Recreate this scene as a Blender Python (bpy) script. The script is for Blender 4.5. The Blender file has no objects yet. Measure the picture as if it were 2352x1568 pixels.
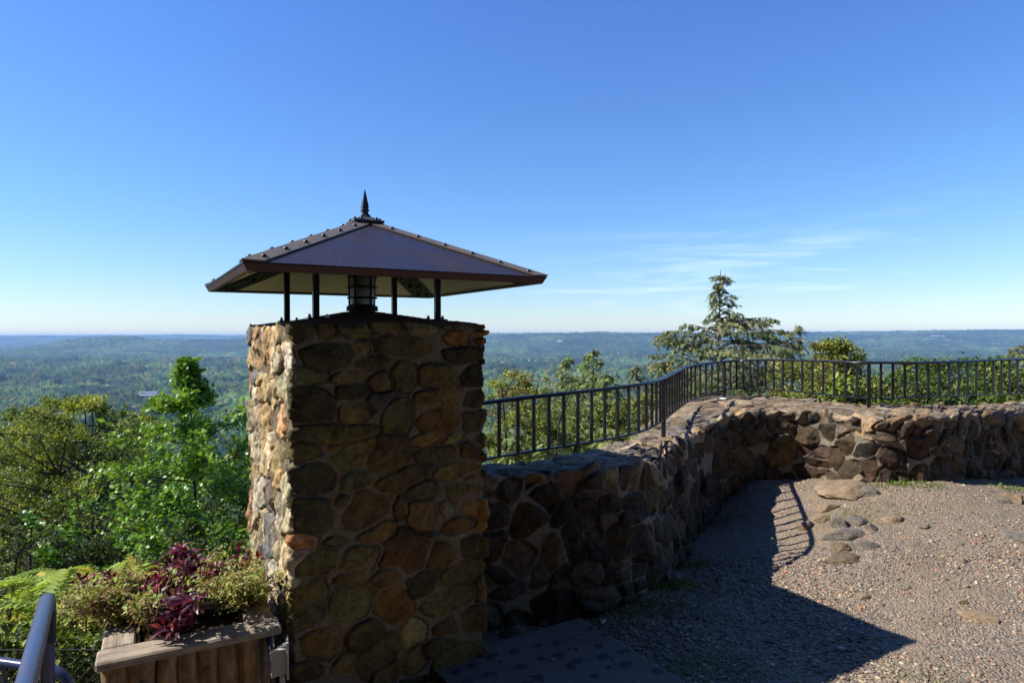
import bpy, math, random
import numpy as np
from mathutils import Vector, Matrix
PI = math.pi
R = math.radians
SC = bpy.context.scene
COL = SC.collection
rng = np.random.default_rng(7)
random.seed(7)
EYE = 1.7
F = 1496.0            # focal length in pixels of a 2352 px wide picture
PITCH = -0.00846
ROLL = -0.00292

def at(px, py, d):
    """world point seen at pixel (px,py) of the 2352x1568 picture, d metres ahead"""
    X = px - 1176.0; Y = py - 784.0
    c, s = math.cos(ROLL), math.sin(ROLL)
    X, Y = X * c + Y * s, -X * s + Y * c
    cp, sp = math.cos(PITCH), math.sin(PITCH)
    u = -Y / F
    r = (X / F, cp - u * sp, sp + u * cp)
    k = d / r[1]
    return Vector((r[0] * k, d, r[2] * k + EYE))

# ---------------------------------------------------------------- tagging
def tag(o, label=None, cat=None, group=None, kind=None):
    if label: o['label'] = label
    if cat: o['category'] = cat
    if group: o['group'] = group
    if kind: o['kind'] = kind
    return o

def empty(name, loc, label=None, cat=None, group=None, rz=0):
    o = bpy.data.objects.new(name, None)
    COL.objects.link(o)
    o.location = loc
    o.rotation_euler = (0, 0, rz)
    o.empty_display_size = .1
    return tag(o, label, cat, group)

def link(name, me, mat=None, parent=None, smooth=False):
    o = bpy.data.objects.new(name, me)
    COL.objects.link(o)
    if mat is not None:
        for m in (mat if isinstance(mat, (list, tuple)) else [mat]):
            me.materials.append(m)
    if smooth:
        me.polygons.foreach_set('use_smooth', np.ones(len(me.polygons), bool))
    if parent is not None:
        o.parent = parent
        o.matrix_parent_inverse = parent_mat(parent).inverted()
    return o

def parent_mat(p):
    m = Matrix.LocRotScale(p.location, p.rotation_euler, p.scale)
    if p.parent is not None:
        m = parent_mat(p.parent) @ p.matrix_parent_inverse @ m
    return m

def mesh_np(name, V, Fc, nper, attrs=None, matidx=None):
    """V (n,3), Fc (m,nper) ints"""
    me = bpy.data.meshes.new(name)
    V = np.ascontiguousarray(V, np.float32)
    Fc = np.ascontiguousarray(Fc, np.int32)
    me.vertices.add(len(V)); me.vertices.foreach_set('co', V.ravel())
    me.loops.add(Fc.size); me.loops.foreach_set('vertex_index', Fc.ravel())
    m = len(Fc)
    me.polygons.add(m)
    me.polygons.foreach_set('loop_start', np.arange(0, m * nper, nper, dtype=np.int32))
    me.polygons.foreach_set('loop_total', np.full(m, nper, np.int32))
    if matidx is not None:
        me.polygons.foreach_set('material_index', matidx)
    me.update(calc_edges=True)
    if attrs:
        for k, a in attrs.items():
            a = np.asarray(a, np.float32)
            if a.ndim == 1:
                at_ = me.attributes.new(k, 'FLOAT', 'POINT'); at_.data.foreach_set('value', a)
            else:
                c4 = np.ones((len(a), 4), np.float32); c4[:, :3] = a
                at_ = me.attributes.new(k, 'FLOAT_COLOR', 'POINT'); at_.data.foreach_set('color', c4.ravel())
    return me

# ---------------------------------------------------------------- numpy noise
def _h(ix, iy, iz, s):
    n = (ix.astype(np.int64) * 73856093) ^ (iy.astype(np.int64) * 19349663) ^ (iz.astype(np.int64) * 83492791) ^ (s * 2654435761)
    n = (n ^ (n >> 13)) * 1274126177
    n = n & 0xffffffff
    n = (n ^ (n >> 16)) & 0xffffff
    return n / float(0xffffff)

def vnoise(x, y, z=None, s=0):
    x = np.asarray(x, float); y = np.asarray(y, float)
    z = np.zeros_like(x) if z is None else np.asarray(z, float)
    fx, fy, fz = np.floor(x), np.floor(y), np.floor(z)
    tx, ty, tz = x - fx, y - fy, z - fz
    tx = tx * tx * (3 - 2 * tx); ty = ty * ty * (3 - 2 * ty); tz = tz * tz * (3 - 2 * tz)
    out = 0
    for a in (0, 1):
        for b in (0, 1):
            for c in (0, 1):
                w = (tx if a else 1 - tx) * (ty if b else 1 - ty) * (tz if c else 1 - tz)
                out = out + w * _h(fx + a, fy + b, fz + c, s)
    return out * 2 - 1

def fbm(x, y, z=None, o=4, s=0, g=.5):
    a, t, k = 1., 0., 1.
    for i in range(o):
        t = t + a * vnoise(x * k, y * k, None if z is None else z * k, s + i * 17)
        a *= g; k *= 2.03
    return t

def sstep(a, b, x):
    t = np.clip((x - a) / (b - a), 0, 1)
    return t * t * (3 - 2 * t)

# ---------------------------------------------------------------- mesh builder
class MB:
    def __init__(s): s.v = []; s.f = []; s.m = []; s.mi = 0
    def add(s, vs, fs):
        n = len(s.v); s.v += [tuple(v) for v in vs]
        s.f += [tuple(i + n for i in f) for f in fs]; s.m += [s.mi] * len(fs)
    def box(s, c, size, M=None, bev=0.0):
        hx, hy, hz = [q / 2 for q in size]
        if bev <= 0:
            vs = [Vector((x * hx, y * hy, z * hz)) for x in (-1, 1) for y in (-1, 1) for z in (-1, 1)]
            fs = [(0, 1, 3, 2), (4, 6, 7, 5), (0, 4, 5, 1), (2, 3, 7, 6), (0, 2, 6, 4), (1, 5, 7, 3)]
        else:
            b = min(bev, hx * .49, hy * .49, hz * .49)
            vs = []; idx = {}
            for sx in (-1, 1):
                for sy in (-1, 1):
                    for sz in (-1, 1):
                        for ax in range(3):
                            p = [sx * (hx - b), sy * (hy - b), sz * (hz - b)]
                            p[ax] = (sx * hx, sy * hy, sz * hz)[ax]
                            idx[(sx, sy, sz, ax)] = len(vs); vs.append(Vector(p))
            fs = []
            for ax in range(3):
                o = [i for i in range(3) if i != ax]
                for sg in (-1, 1):
                    q = []
                    for a, bb in ((-1, -1), (1, -1), (1, 1), (-1, 1)):
                        k = [0, 0, 0]; k[ax] = sg; k[o[0]] = a; k[o[1]] = bb
                        q.append(idx[(k[0], k[1], k[2], ax)])
                    if (sg > 0) == (ax == 1): q.reverse()
                    fs.append(tuple(q))
            for ax in range(3):      # edges along ax
                o = [i for i in range(3) if i != ax]
                for a in (-1, 1):
                    for bb in (-1, 1):
                        def key(e, w):
                            k = [0, 0, 0]; k[ax] = e; k[o[0]] = a; k[o[1]] = bb
                            return idx[(k[0], k[1], k[2], w)]
                        fs.append((key(-1, o[0]), key(1, o[0]), key(1, o[1]), key(-1, o[1])))
            for sx in (-1, 1):
                for sy in (-1, 1):
                    for sz in (-1, 1):
                        fs.append(tuple(idx[(sx, sy, sz, a)] for a in range(3)))
        M = M or Matrix.Identity(3)
        c = Vector(c)
        s.add([M @ v + c for v in vs], fs)
    def tube(s, pts, r, n=8, cap=True, sy=1.0, square=False, up=None, rot=0):
        pts = [Vector(p) for p in pts]; m = len(pts)
        rs = r if isinstance(r, (list, tuple)) else [r] * m
        base = len(s.v); prev = None; vs = []
        for i, p in enumerate(pts):
            t = (pts[min(i + 1, m - 1)] - pts[max(i - 1, 0)])
            if t.length < 1e-9: t = Vector((0, 0, 1))
            t.normalize()
            ref = Vector(up) if up is not None else (prev if prev is not None else (Vector((0, 0, 1)) if abs(t.z) < .9 else Vector((1, 0, 0))))
            u = ref - t * ref.dot(t)
            if u.length < 1e-6: u = t.orthogonal()
            u.normalize(); w = t.cross(u); prev = u
            for k in range(n):
                a = 2 * PI * k / n + rot
                ca, sa = math.cos(a), math.sin(a)
                vs.append(p + (w * ca * rs[i] + u * sa * rs[i] * sy))
        fs = [(i * n + k, i * n + (k + 1) % n, (i + 1) * n + (k + 1) % n, (i + 1) * n + k) for i in range(m - 1) for k in range(n)]
        if cap:
            fs.append(tuple(range(n - 1, -1, -1))); fs.append(tuple((m - 1) * n + k for k in range(n)))
        s.add(vs, fs)
    def lathe(s, prof, n=24, c=(0, 0, 0), rot=0, M=None):
        c = Vector(c); vs = []
        M = M or Matrix.Identity(3)
        for (r, z) in prof:
            for k in range(n):
                a = 2 * PI * k / n + rot
                vs.append(M @ Vector((r * math.cos(a), r * math.sin(a), z)) + c)
        m = len(prof)
        fs = [(i * n + k, i * n + (k + 1) % n, (i + 1) * n + (k + 1) % n, (i + 1) * n + k) for i in range(m - 1) for k in range(n)]
        fs.append(tuple(range(n - 1, -1, -1))); fs.append(tuple((m - 1) * n + k for k in range(n)))
        s.add(vs, fs)
    def build(s, name, mat, parent=None, smooth=False):
        me = bpy.data.meshes.new(name)
        me.from_pydata([tuple(v) for v in s.v], [], s.f); me.update()
        o = link(name, me, mat, parent, smooth)
        if any(s.m): me.polygons.foreach_set('material_index', s.m)
        if smooth:
            try: me.set_sharp_from_angle(angle=R(38))
            except Exception: pass
        return o

def fix_normals(o):
    import bmesh
    bm = bmesh.new(); bm.from_mesh(o.data)
    bmesh.ops.recalc_face_normals(bm, faces=bm.faces); bm.to_mesh(o.data); bm.free()
    return o

# ---------------------------------------------------------------- materials
def newmat(name):
    m = bpy.data.materials.new(name); m.use_nodes = True
    nt = m.node_tree
    for n in list(nt.nodes): nt.nodes.remove(n)
    out = nt.nodes.new('ShaderNodeOutputMaterial')
    return m, nt, out

class N:
    def __init__(s, nt): s.nt = nt
    def n(s, typ, **kw):
        x = s.nt.nodes.new(typ)
        for k, v in kw.items(): setattr(x, k, v)
        return x
    def l(s, a, b): s.nt.links.new(a, b)
    def coord(s): return s.n('ShaderNodeTexCoord').outputs['Object']
    def noise(s, vec, scale, detail=4, rough=.55, dist=0):
        x = s.n('ShaderNodeTexNoise'); x.inputs['Scale'].default_value = scale
        x.inputs['Detail'].default_value = detail; x.inputs['Roughness'].default_value = rough
        x.inputs['Distortion'].default_value = dist
        s.l(vec, x.inputs['Vector']); return x.outputs['Fac']
    def voro(s, vec, scale, feature='F1'):
        x = s.n('ShaderNodeTexVoronoi', feature=feature); x.inputs['Scale'].default_value = scale
        s.l(vec, x.inputs['Vector']); return x
    def ramp(s, fac, stops, interp='LINEAR'):
        x = s.n('ShaderNodeValToRGB'); e = x.color_ramp.elements
        x.color_ramp.interpolation = interp
        while len(e) > 1: e.remove(e[-1])
        e[0].position = stops[0][0]; e[0].color = (*tri(stops[0][1]), 1)
        for p, c in stops[1:]:
            q = e.new(p); q.color = (*tri(c), 1)
        s.l(fac, x.inputs['Fac']); return x.outputs['Color']
    def mix(s, fac, a, b, mode='MIX'):
        x = s.n('ShaderNodeMix', data_type='RGBA', blend_type=mode)
        for sock, v in ((x.inputs[0], fac), (x.inputs[6], a), (x.inputs[7], b)):
            if isinstance(v, (int, float)): sock.default_value = v
            elif isinstance(v, tuple): sock.default_value = (*v, 1)
            else: s.l(v, sock)
        return x.outputs[2]
    def math(s, op, a, b=None):
        x = s.n('ShaderNodeMath', operation=op)
        for sock, v in ((x.inputs[0], a), (x.inputs[1], b)):
            if v is None: continue
            if isinstance(v, (int, float)): sock.default_value = v
            else: s.l(v, sock)
        return x.outputs[0]
    def attr(s, name): return s.n('ShaderNodeAttribute', attribute_name=name)
    def mapping(s, vec, scale=(1, 1, 1), rot=(0, 0, 0)):
        x = s.n('ShaderNodeMapping'); x.inputs['Scale'].default_value = scale; x.inputs['Rotation'].default_value = rot
        s.l(vec, x.inputs['Vector']); return x.outputs[0]
    def bump(s, h, strength=.5, dist=.01, normal=None):
        x = s.n('ShaderNodeBump'); x.inputs['Strength'].default_value = strength; x.inputs['Distance'].default_value = dist
        s.l(h, x.inputs['Height'])
        if normal is not None: s.l(normal, x.inputs['Normal'])
        return x.outputs[0]
    def bsdf(s, col, rough=.8, spec=.3, metal=0, normal=None):
        x = s.n('ShaderNodeBsdfPrincipled')
        for sock, v in ((x.inputs['Base Color'], col), (x.inputs['Roughness'], rough), (x.inputs['Metallic'], metal)):
            if isinstance(v, (int, float)): sock.default_value = v
            elif isinstance(v, tuple): sock.default_value = (*v, 1)
            else: s.l(v, sock)
        x.inputs['Specular IOR Level'].default_value = spec
        if normal is not None: s.l(normal, x.inputs['Normal'])
        return x

def tri(c):
    return (c, c, c) if isinstance(c, (int, float)) else tuple(c)

def mat_metal(name, col, rust, rough=.4, metal=0.0, spec=.5, rust_amt=.5, scale=9, speck=0.0, bump=.15):
    m, nt, out = newmat(name); g = N(nt); co = g.coord()
    n1 = g.noise(co, scale, 6, .65, .3); n2 = g.noise(co, scale * 6, 4, .6)
    f = g.ramp(n1, [(.42, 0.), (.75, rust_amt)])
    c = g.mix(f, col, rust)
    c = g.mix(g.math('MULTIPLY', n2, .5), c, tuple(min(1, q * 1.8 + .005) for q in col))
    if speck:
        v = g.voro(co, 38).outputs['Distance']
        sp = g.ramp(v, [(.0, speck), (.09, speck), (.13, 0.)])
        c = g.mix(sp, c, (.38, .38, .4))
    rr = g.ramp(n1, [(.3, rough * .8), (.8, min(1, rough * 1.5))])
    b = g.bsdf(c, rr, spec, metal, g.bump(n2, bump, .003))
    g.l(b.outputs[0], out.inputs[0]); return m

def mat_stone(name, mortar=(.36, .28, .18), var=.5, lich=.25):
    m, nt, out = newmat(name); g = N(nt); co = g.coord()
    tint = g.attr('tint').outputs['Color']; st = g.attr('stone').outputs['Fac']
    n1 = g.noise(co, 9, 6, .62, .4); n2 = g.noise(co, 42, 5, .65); n3 = g.noise(co, 220, 3, .6); n4 = g.noise(co, 3.2, 4, .6, .6)
    dark = g.ramp(n1, [(.32, .42), (.5, .95), (.7, 1.35)])
    c = g.mix(1.0, tint, dark, 'MULTIPLY')
    warm = g.mix(g.ramp(n4, [(.42, 0.), (.62, .55)]), c, g.mix(1.0, c, (1.45, 1.0, .55), 'MULTIPLY'))
    spk = g.ramp(n2, [(.33, .62), (.5, 1.), (.72, 1.3)])
    c = g.mix(1.0, warm, spk, 'MULTIPLY')
    blk = g.ramp(g.noise(co, 6.5, 6, .7, 1.2), [(.56, 0.), (.68, var)])
    c = g.mix(blk, c, (.035, .033, .03))
    li = g.ramp(g.noise(co, 26, 6, .75, .8), [(.62, 0.), (.68, lich)])
    c = g.mix(li, c, (.42, .42, .36))
    mo = g.mix(n2, tuple(q * .65 for q in mortar), tuple(min(1, q * 1.35) for q in mortar))
    mo = g.mix(g.ramp(n1, [(.35, .55), (.6, 0.)]), mo, (.12, .085, .05))
    peb = g.voro(co, 130).outputs['Color']
    mo = g.mix(.25, mo, g.mix(1.0, peb, (.5, .42, .3), 'MULTIPLY'))
    c = g.mix(st, mo, c)
    c = g.mix(g.math('MULTIPLY', g.attr('crack').outputs['Fac'], .8), c, (.016, .012, .009))  # shadow in the joints painted as a dark line along the crack groove
    h = g.math('ADD', g.math('MULTIPLY', n2, .6), g.math('MULTIPLY', n3, .25))
    h = g.math('ADD', h, n1)
    b = g.bsdf(c, .86, .22, 0, g.bump(h, .75, .012))
    g.l(b.outputs[0], out.inputs[0]); return m

def mat_leaf(name, rough=.45, trans=.3, spec=.4, tcol=(1.3, 1.25, .5)):
    m, nt, out = newmat(name); g = N(nt)
    c = g.attr('tint').outputs['Color']
    b = g.bsdf(c, rough, spec)
    t = g.n('ShaderNodeBsdfTranslucent'); g.l(g.mix(1.0, c, tcol, 'MULTIPLY'), t.inputs['Color'])
    mx = g.n('ShaderNodeMixShader'); mx.inputs[0].default_value = trans
    g.l(b.outputs[0], mx.inputs[1]); g.l(t.outputs[0], mx.inputs[2]); g.l(mx.outputs[0], out.inputs[0]); return m

def mat_bark(name, a=(.09, .07, .05), b_=(.2, .17, .14), scale=14):
    m, nt, out = newmat(name); g = N(nt); co = g.mapping(g.coord(), (1, 1, .25))
    n = g.noise(co, scale, 6, .7, .5)
    b = g.bsdf(g.mix(g.ramp(n, [(.35, 0.), (.65, 1.)]), a, b_), .9, .15, 0, g.bump(n, .8, .02))
    g.l(b.outputs[0], out.inputs[0]); return m

def mat_wood(name, a, b_, axis_rot, stretch=(2.2, 40, 40), rough=.75, gap=.4):
    m, nt, out = newmat(name); g = N(nt); co = g.mapping(g.coord(), (1, 1, 1), (0, 0, -axis_rot))
    co2 = g.mapping(co, stretch)
    n = g.noise(co2, 1.0, 6, .7, .4); n2 = g.noise(co, 14, 5, .6); n3 = g.noise(g.mapping(co, tuple(q * 3.2 for q in stretch)), 1., 3, .6)
    c = g.mix(g.ramp(n, [(.3, 0.), (.7, 1.)]), a, b_)
    c = g.mix(g.ramp(n2, [(.35, .55), (.6, 0.)]), c, tuple(q * .5 for q in a))
    c = g.mix(g.ramp(n3, [(.3, gap), (.42, 0.)]), c, tuple(q * .25 for q in a))
    b = g.bsdf(c, rough, .25, 0, g.bump(g.math('ADD', n, n3), .6, .004))
    g.l(b.outputs[0], out.inputs[0]); return m

def mat_simple(name, col, rough=.6, spec=.4, metal=0, var=.15, scale=20):
    m, nt, out = newmat(name); g = N(nt); n = g.noise(g.coord(), scale, 5, .6)
    c = g.mix(n, tuple(q * (1 - var) for q in col), tuple(min(1, q * (1 + var)) for q in col))
    b = g.bsdf(c, rough, spec, metal, g.bump(n, .1, .003)); g.l(b.outputs[0], out.inputs[0]); return m
WST =  [[-0.147, 3.86, 0.89, 0.88, -0.163], [0.061, 3.92, 0.89, 0.88, -0.131], [0.329, 3.99, 0.888, 0.89, -0.091], [0.61, 4.08, 0.888, 0.9, -0.019], [0.864, 4.255, 0.881, 0.909, 0.027], [1.298, 5.059, 0.854, 0.88, -0.074], [1.771, 5.967, 0.862, 0.886, -0.059], [2.151, 6.384, 0.931, 0.927, 0.134], [2.431, 6.563, 0.948, 0.961, 0.237], [2.713, 6.664, 0.949, 0.972, 0.227], [2.958, 6.664, 0.953, 0.983, 0.226], [3.1, 6.586, 0.952, 0.989, 0.239], [3.153, 6.406, 0.951, 0.994, 0.27], [3.223, 6.227, 0.942, 1.006, 0.306], [3.363, 6.104, 0.932, 1.006, 0.329], [3.656, 6.048, 0.938, 1.006, 0.341], [4.04, 6.139, 0.934, 0.994, 0.336], [4.659, 6.486, 0.911, 0.969, 0.266], [5.472, 6.957, 0.871, 0.934, 0.169], [6.639, 7.497, 0.845, 0.926, 0.086], [8.37, 8.211, 0.804, 0.926, 0.021]]
RAILP =  [[-0.154, 4.025, 1.289, 0.943], [-0.066, 4.1, 1.292, 0.943], [0.038, 4.163, 1.299, 0.949], [0.138, 4.227, 1.305, 0.954], [0.242, 4.289, 1.309, 0.958], [0.344, 4.353, 1.313, 0.961], [0.445, 4.419, 1.317, 0.964], [0.548, 4.484, 1.321, 0.967], [0.648, 4.554, 1.326, 0.973], [0.746, 4.626, 1.33, 0.977], [0.847, 4.696, 1.335, 0.983], [0.941, 4.775, 1.338, 0.987], [1.021, 4.89, 1.344, 0.999], [1.085, 5.025, 1.345, 1.001], [1.145, 5.165, 1.344, 0.999], [1.208, 5.312, 1.343, 0.997], [1.274, 5.465, 1.343, 0.995], [1.334, 5.616, 1.346, 0.995], [1.394, 5.768, 1.348, 0.995], [1.457, 5.924, 1.352, 0.996], [1.518, 6.078, 1.355, 0.995], [1.579, 6.233, 1.358, 0.995], [1.642, 6.389, 1.361, 0.995], [1.709, 6.549, 1.366, 0.997], [1.774, 6.708, 1.37, 0.999], [1.844, 6.869, 1.376, 1.003], [1.921, 7.034, 1.375, 1.0], [2.024, 7.211, 1.373, 0.999], [2.127, 7.379, 1.372, 1.0], [2.237, 7.535, 1.373, 1.006], [2.347, 7.667, 1.375, 1.016], [2.457, 7.769, 1.38, 1.031], [2.563, 7.871, 1.385, 1.045], [2.67, 7.972, 1.384, 1.046], [2.773, 8.06, 1.384, 1.048], [2.818, 7.954, 1.391, 1.054], [2.862, 7.832, 1.399, 1.06], [2.905, 7.708, 1.407, 1.066], [2.95, 7.584, 1.414, 1.071], [2.995, 7.46, 1.417, 1.076], [3.047, 7.339, 1.42, 1.081], [3.105, 7.221, 1.422, 1.084], [3.166, 7.103, 1.423, 1.082], [3.222, 6.984, 1.423, 1.08], [3.281, 6.864, 1.424, 1.077], [3.336, 6.742, 1.424, 1.076], [3.389, 6.619, 1.425, 1.074], [3.444, 6.498, 1.426, 1.072], [3.503, 6.393, 1.426, 1.069], [3.636, 6.42, 1.425, 1.071], [3.776, 6.458, 1.423, 1.072], [3.919, 6.493, 1.421, 1.073], [4.06, 6.53, 1.419, 1.075], [4.201, 6.57, 1.417, 1.075], [4.342, 6.615, 1.418, 1.075], [4.489, 6.68, 1.419, 1.072], [4.643, 6.762, 1.419, 1.067], [4.799, 6.857, 1.419, 1.061], [4.962, 6.959, 1.418, 1.055], [5.13, 7.064, 1.417, 1.047], [5.3, 7.172, 1.417, 1.04], [5.471, 7.28, 1.416, 1.033], [5.644, 7.386, 1.416, 1.025], [5.816, 7.489, 1.416, 1.019]]
FST =  [[0.065, 1.735, 0.062, 0.054, -0.0, "dk"], [0.162, 1.741, 0.052, 0.047, -0.0, "br"], [0.299, 1.744, 0.079, 0.048, -0.0, "ol"], [0.452, 1.751, 0.08, 0.04, -0.0, "ol"], [0.63, 1.749, 0.098, 0.041, -3.0, "gr"], [0.807, 1.763, 0.054, 0.032, -5.0, "br"], [0.939, 1.761, 0.063, 0.03, -10.0, "ol"], [0.836, 1.688, 0.065, 0.039, -0.0, "or"], [0.965, 1.7, 0.045, 0.023, -0.0, "dk"], [0.168, 1.615, 0.125, 0.055, 3.0, "dk"], [0.341, 1.648, 0.046, 0.033, -0.0, "ol"], [0.526, 1.653, 0.157, 0.056, -3.0, "ol"], [0.883, 1.604, 0.125, 0.038, -0.0, "dk"], [0.388, 1.575, 0.091, 0.03, -3.0, "br"], [0.098, 1.524, 0.08, 0.04, -0.0, "ol"], [0.271, 1.513, 0.09, 0.03, -0.0, "br"], [0.548, 1.503, 0.059, 0.073, -0.0, "dk"], [0.718, 1.503, 0.105, 0.058, -3.0, "ol"], [0.938, 1.489, 0.071, 0.05, -0.0, "dk"], [0.425, 1.477, 0.063, 0.046, -0.0, "br"], [0.109, 1.397, 0.091, 0.081, -0.0, "dk"], [0.288, 1.44, 0.079, 0.035, -0.0, "dk"], [0.428, 1.4, 0.079, 0.043, 20.0, "bk"], [0.662, 1.391, 0.065, 0.041, 5.0, "br"], [0.802, 1.39, 0.061, 0.062, -0.0, "br"], [0.938, 1.37, 0.075, 0.05, -0.0, "dk"], [0.297, 1.341, 0.085, 0.057, 10.0, "ol"], [0.508, 1.306, 0.082, 0.087, -25.0, "ol"], [0.717, 1.273, 0.105, 0.058, -3.0, "or"], [0.926, 1.265, 0.082, 0.056, -0.0, "dk"], [0.213, 1.249, 0.201, 0.041, -3.0, "ol"], [0.661, 1.183, 0.082, 0.029, -0.0, "or"], [0.812, 1.175, 0.065, 0.029, 10.0, "ta"], [0.948, 1.124, 0.056, 0.056, -0.0, "br"], [0.074, 1.177, 0.073, 0.037, -0.0, "ol"], [0.195, 1.186, 0.047, 0.019, 8.0, "or"], [0.302, 1.146, 0.122, 0.054, 25.0, "ol"], [0.478, 1.123, 0.107, 0.092, -15.0, "br"], [0.741, 1.101, 0.127, 0.051, -0.0, "dk"], [0.107, 1.049, 0.106, 0.067, -0.0, "dk"], [0.302, 1.021, 0.088, 0.045, -0.0, "ol"], [0.549, 0.998, 0.146, 0.053, 15.0, "br"], [0.848, 1.012, 0.138, 0.052, 8.0, "ol"], [0.643, 0.93, 0.089, 0.044, -0.0, "dk"], [0.884, 0.9, 0.11, 0.056, -0.0, "ol"], [0.11, 0.892, 0.084, 0.076, -0.0, "dk"], [0.239, 0.926, 0.047, 0.041, -0.0, "br"], [0.358, 0.877, 0.112, 0.089, 20.0, "br"], [0.533, 0.859, 0.039, 0.052, -0.0, "br"], [0.637, 0.801, 0.073, 0.08, -0.0, "or"], [0.766, 0.833, 0.038, 0.038, -0.0, "gr"], [0.864, 0.739, 0.129, 0.042, 8.0, "or"], [0.057, 0.779, 0.077, 0.048, -5.0, "rd"], [0.203, 0.755, 0.061, 0.026, -0.0, "br"], [0.412, 0.756, 0.099, 0.054, 12.0, "or"], [0.759, 0.682, 0.124, 0.019, -3.0, "gr"], [0.327, 0.658, 0.093, 0.059, -0.0, "ol"], [0.545, 0.65, 0.129, 0.101, -0.0, "rb"], [0.738, 0.595, 0.086, 0.063, -0.0, "br"], [0.929, 0.609, 0.069, 0.058, -0.0, "dk"], [0.118, 0.658, 0.112, 0.057, 8.0, "ol"], [0.273, 0.577, 0.089, 0.02, 8.0, "br"], [0.455, 0.53, 0.082, 0.051, -0.0, "br"], [0.636, 0.473, 0.093, 0.059, -0.0, "dk"], [0.863, 0.479, 0.132, 0.058, 5.0, "ol"], [0.089, 0.497, 0.083, 0.119, -0.0, "ol"], [0.284, 0.449, 0.107, 0.088, -0.0, "ol"], [0.492, 0.399, 0.095, 0.097, -40.0, "or"], [0.799, 0.358, 0.165, 0.06, 10.0, "ol"], [0.92, 0.229, 0.08, 0.058, -0.0, "br"], [0.155, 0.282, 0.096, 0.086, -0.0, "br"], [0.337, 0.29, 0.091, 0.065, 20.0, "br"], [0.582, 0.235, 0.069, 0.068, -0.0, "li"], [0.771, 0.225, 0.076, 0.044, -0.0, "br"], [0.403, 0.173, 0.111, 0.084, 35.0, "br"], [0.722, 0.129, 0.096, 0.05, -0.0, "dk"], [0.847, 0.034, 0.15, 0.071, 12.0, "ol"], [0.588, 0.095, 0.066, 0.068, -0.0, "ol"], [0.104, 0.187, 0.056, 0.045, -0.0, "dk"], [0.235, 0.175, 0.058, 0.046, -0.0, "br"], [0.447, 0.078, 0.081, 0.048, 15.0, "br"]]
WOUT =  [(-0.42, 4.2), (-0.1, 4.3), (0.22, 4.48), (0.52, 4.72), (0.76, 5.0), (0.992, 5.466), (1.287, 6.329), (1.747, 7.462), (2.352, 8.154), (2.912, 8.243), (3.226, 7.896), (3.36, 7.56), (3.472, 7.28), (3.629, 6.944), (3.808, 6.765), (4.054, 6.742), (4.39, 6.854), (4.938, 7.129), (5.804, 7.645), (6.843, 8.211), (8.568, 8.925)]
GB =  [(0.33, 3.95, -0.05), (0.61, 4.05, -0.02), (0.862, 4.208, 0.017), (1.305, 5.028, -0.087), (1.776, 5.922, -0.065), (2.162, 6.317, 0.11), (2.408, 6.496, 0.244), (2.688, 6.608, 0.233), (2.934, 6.608, 0.233), (3.069, 6.518, 0.25), (3.125, 6.339, 0.278), (3.203, 6.16, 0.306), (3.64, 5.958, 0.334), (4.036, 6.076, 0.321), (4.676, 6.441, 0.256), (5.486, 6.905, 0.163), (6.664, 7.378, 0.093), (8.33, 8.092, 0.034)]
ED =  [(-0.3, 4.05), (0.3, 4.35), (0.75, 4.75), (1.1, 5.502), (1.539, 6.67), (2.344, 7.868), (2.912, 8.008), (3.36, 7.168), (4.032, 6.664), (4.849, 7.047), (6.282, 7.823), (9.52, 9.401)]
# ================================================================ stonework
PALS = {  # pillar stones; front tones darkened to hold its shade
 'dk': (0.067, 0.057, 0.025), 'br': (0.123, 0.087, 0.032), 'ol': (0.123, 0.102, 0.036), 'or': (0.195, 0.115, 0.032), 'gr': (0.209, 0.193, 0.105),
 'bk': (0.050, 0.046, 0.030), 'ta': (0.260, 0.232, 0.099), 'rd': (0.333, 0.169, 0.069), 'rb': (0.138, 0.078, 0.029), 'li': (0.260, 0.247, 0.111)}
PAL_LEFT_LIT = [(0.449, 0.377, 0.228), (0.411, 0.338, 0.198), (0.371, 0.338, 0.268), (0.440, 0.307, 0.149), (0.166, 0.163, 0.158), (0.488, 0.426, 0.318), (0.411, 0.367, 0.218), (0.391, 0.248, 0.139), (0.469, 0.406, 0.277), (0.449, 0.397, 0.257)]  # left face stones, lightened to put sunlight into the colour
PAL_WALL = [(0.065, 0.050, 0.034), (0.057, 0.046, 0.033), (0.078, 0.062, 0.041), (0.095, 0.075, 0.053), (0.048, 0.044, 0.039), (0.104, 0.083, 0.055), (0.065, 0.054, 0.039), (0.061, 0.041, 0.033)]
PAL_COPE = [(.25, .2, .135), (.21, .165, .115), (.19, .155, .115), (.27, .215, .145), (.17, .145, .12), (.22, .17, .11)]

def layout(u0, u1, v0, v1, h, w, pal, seed, jit=.25, ang=14):
    r = np.random.default_rng(seed); out = []
    v = v0
    while v < v1:
        hh = r.uniform(*h); u = u0 - r.uniform(0, w[1])
        while u < u1:
            ww = r.uniform(*w)
            k = r.random()
            dv = r.normal(0, hh * jit * .5); sc = r.uniform(.82, 1.25)
            if k < .16 and hh > .09:          # two small ones stacked
                for q in (-.25, .25):
                    out.append((u + ww * .5 + r.normal(0, .01), v + hh * (.5 + q), ww * .5, hh * .27, r.normal(0, ang * .5), *pal[r.integers(len(pal))]))
            else:
                out.append((u + ww * .5, v + hh * .5 + dv, ww * .52, hh * .52 * sc, r.normal(0, ang), *pal[r.integers(len(pal))]))
            u += ww
        v += hh * .97
    return out

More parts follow.
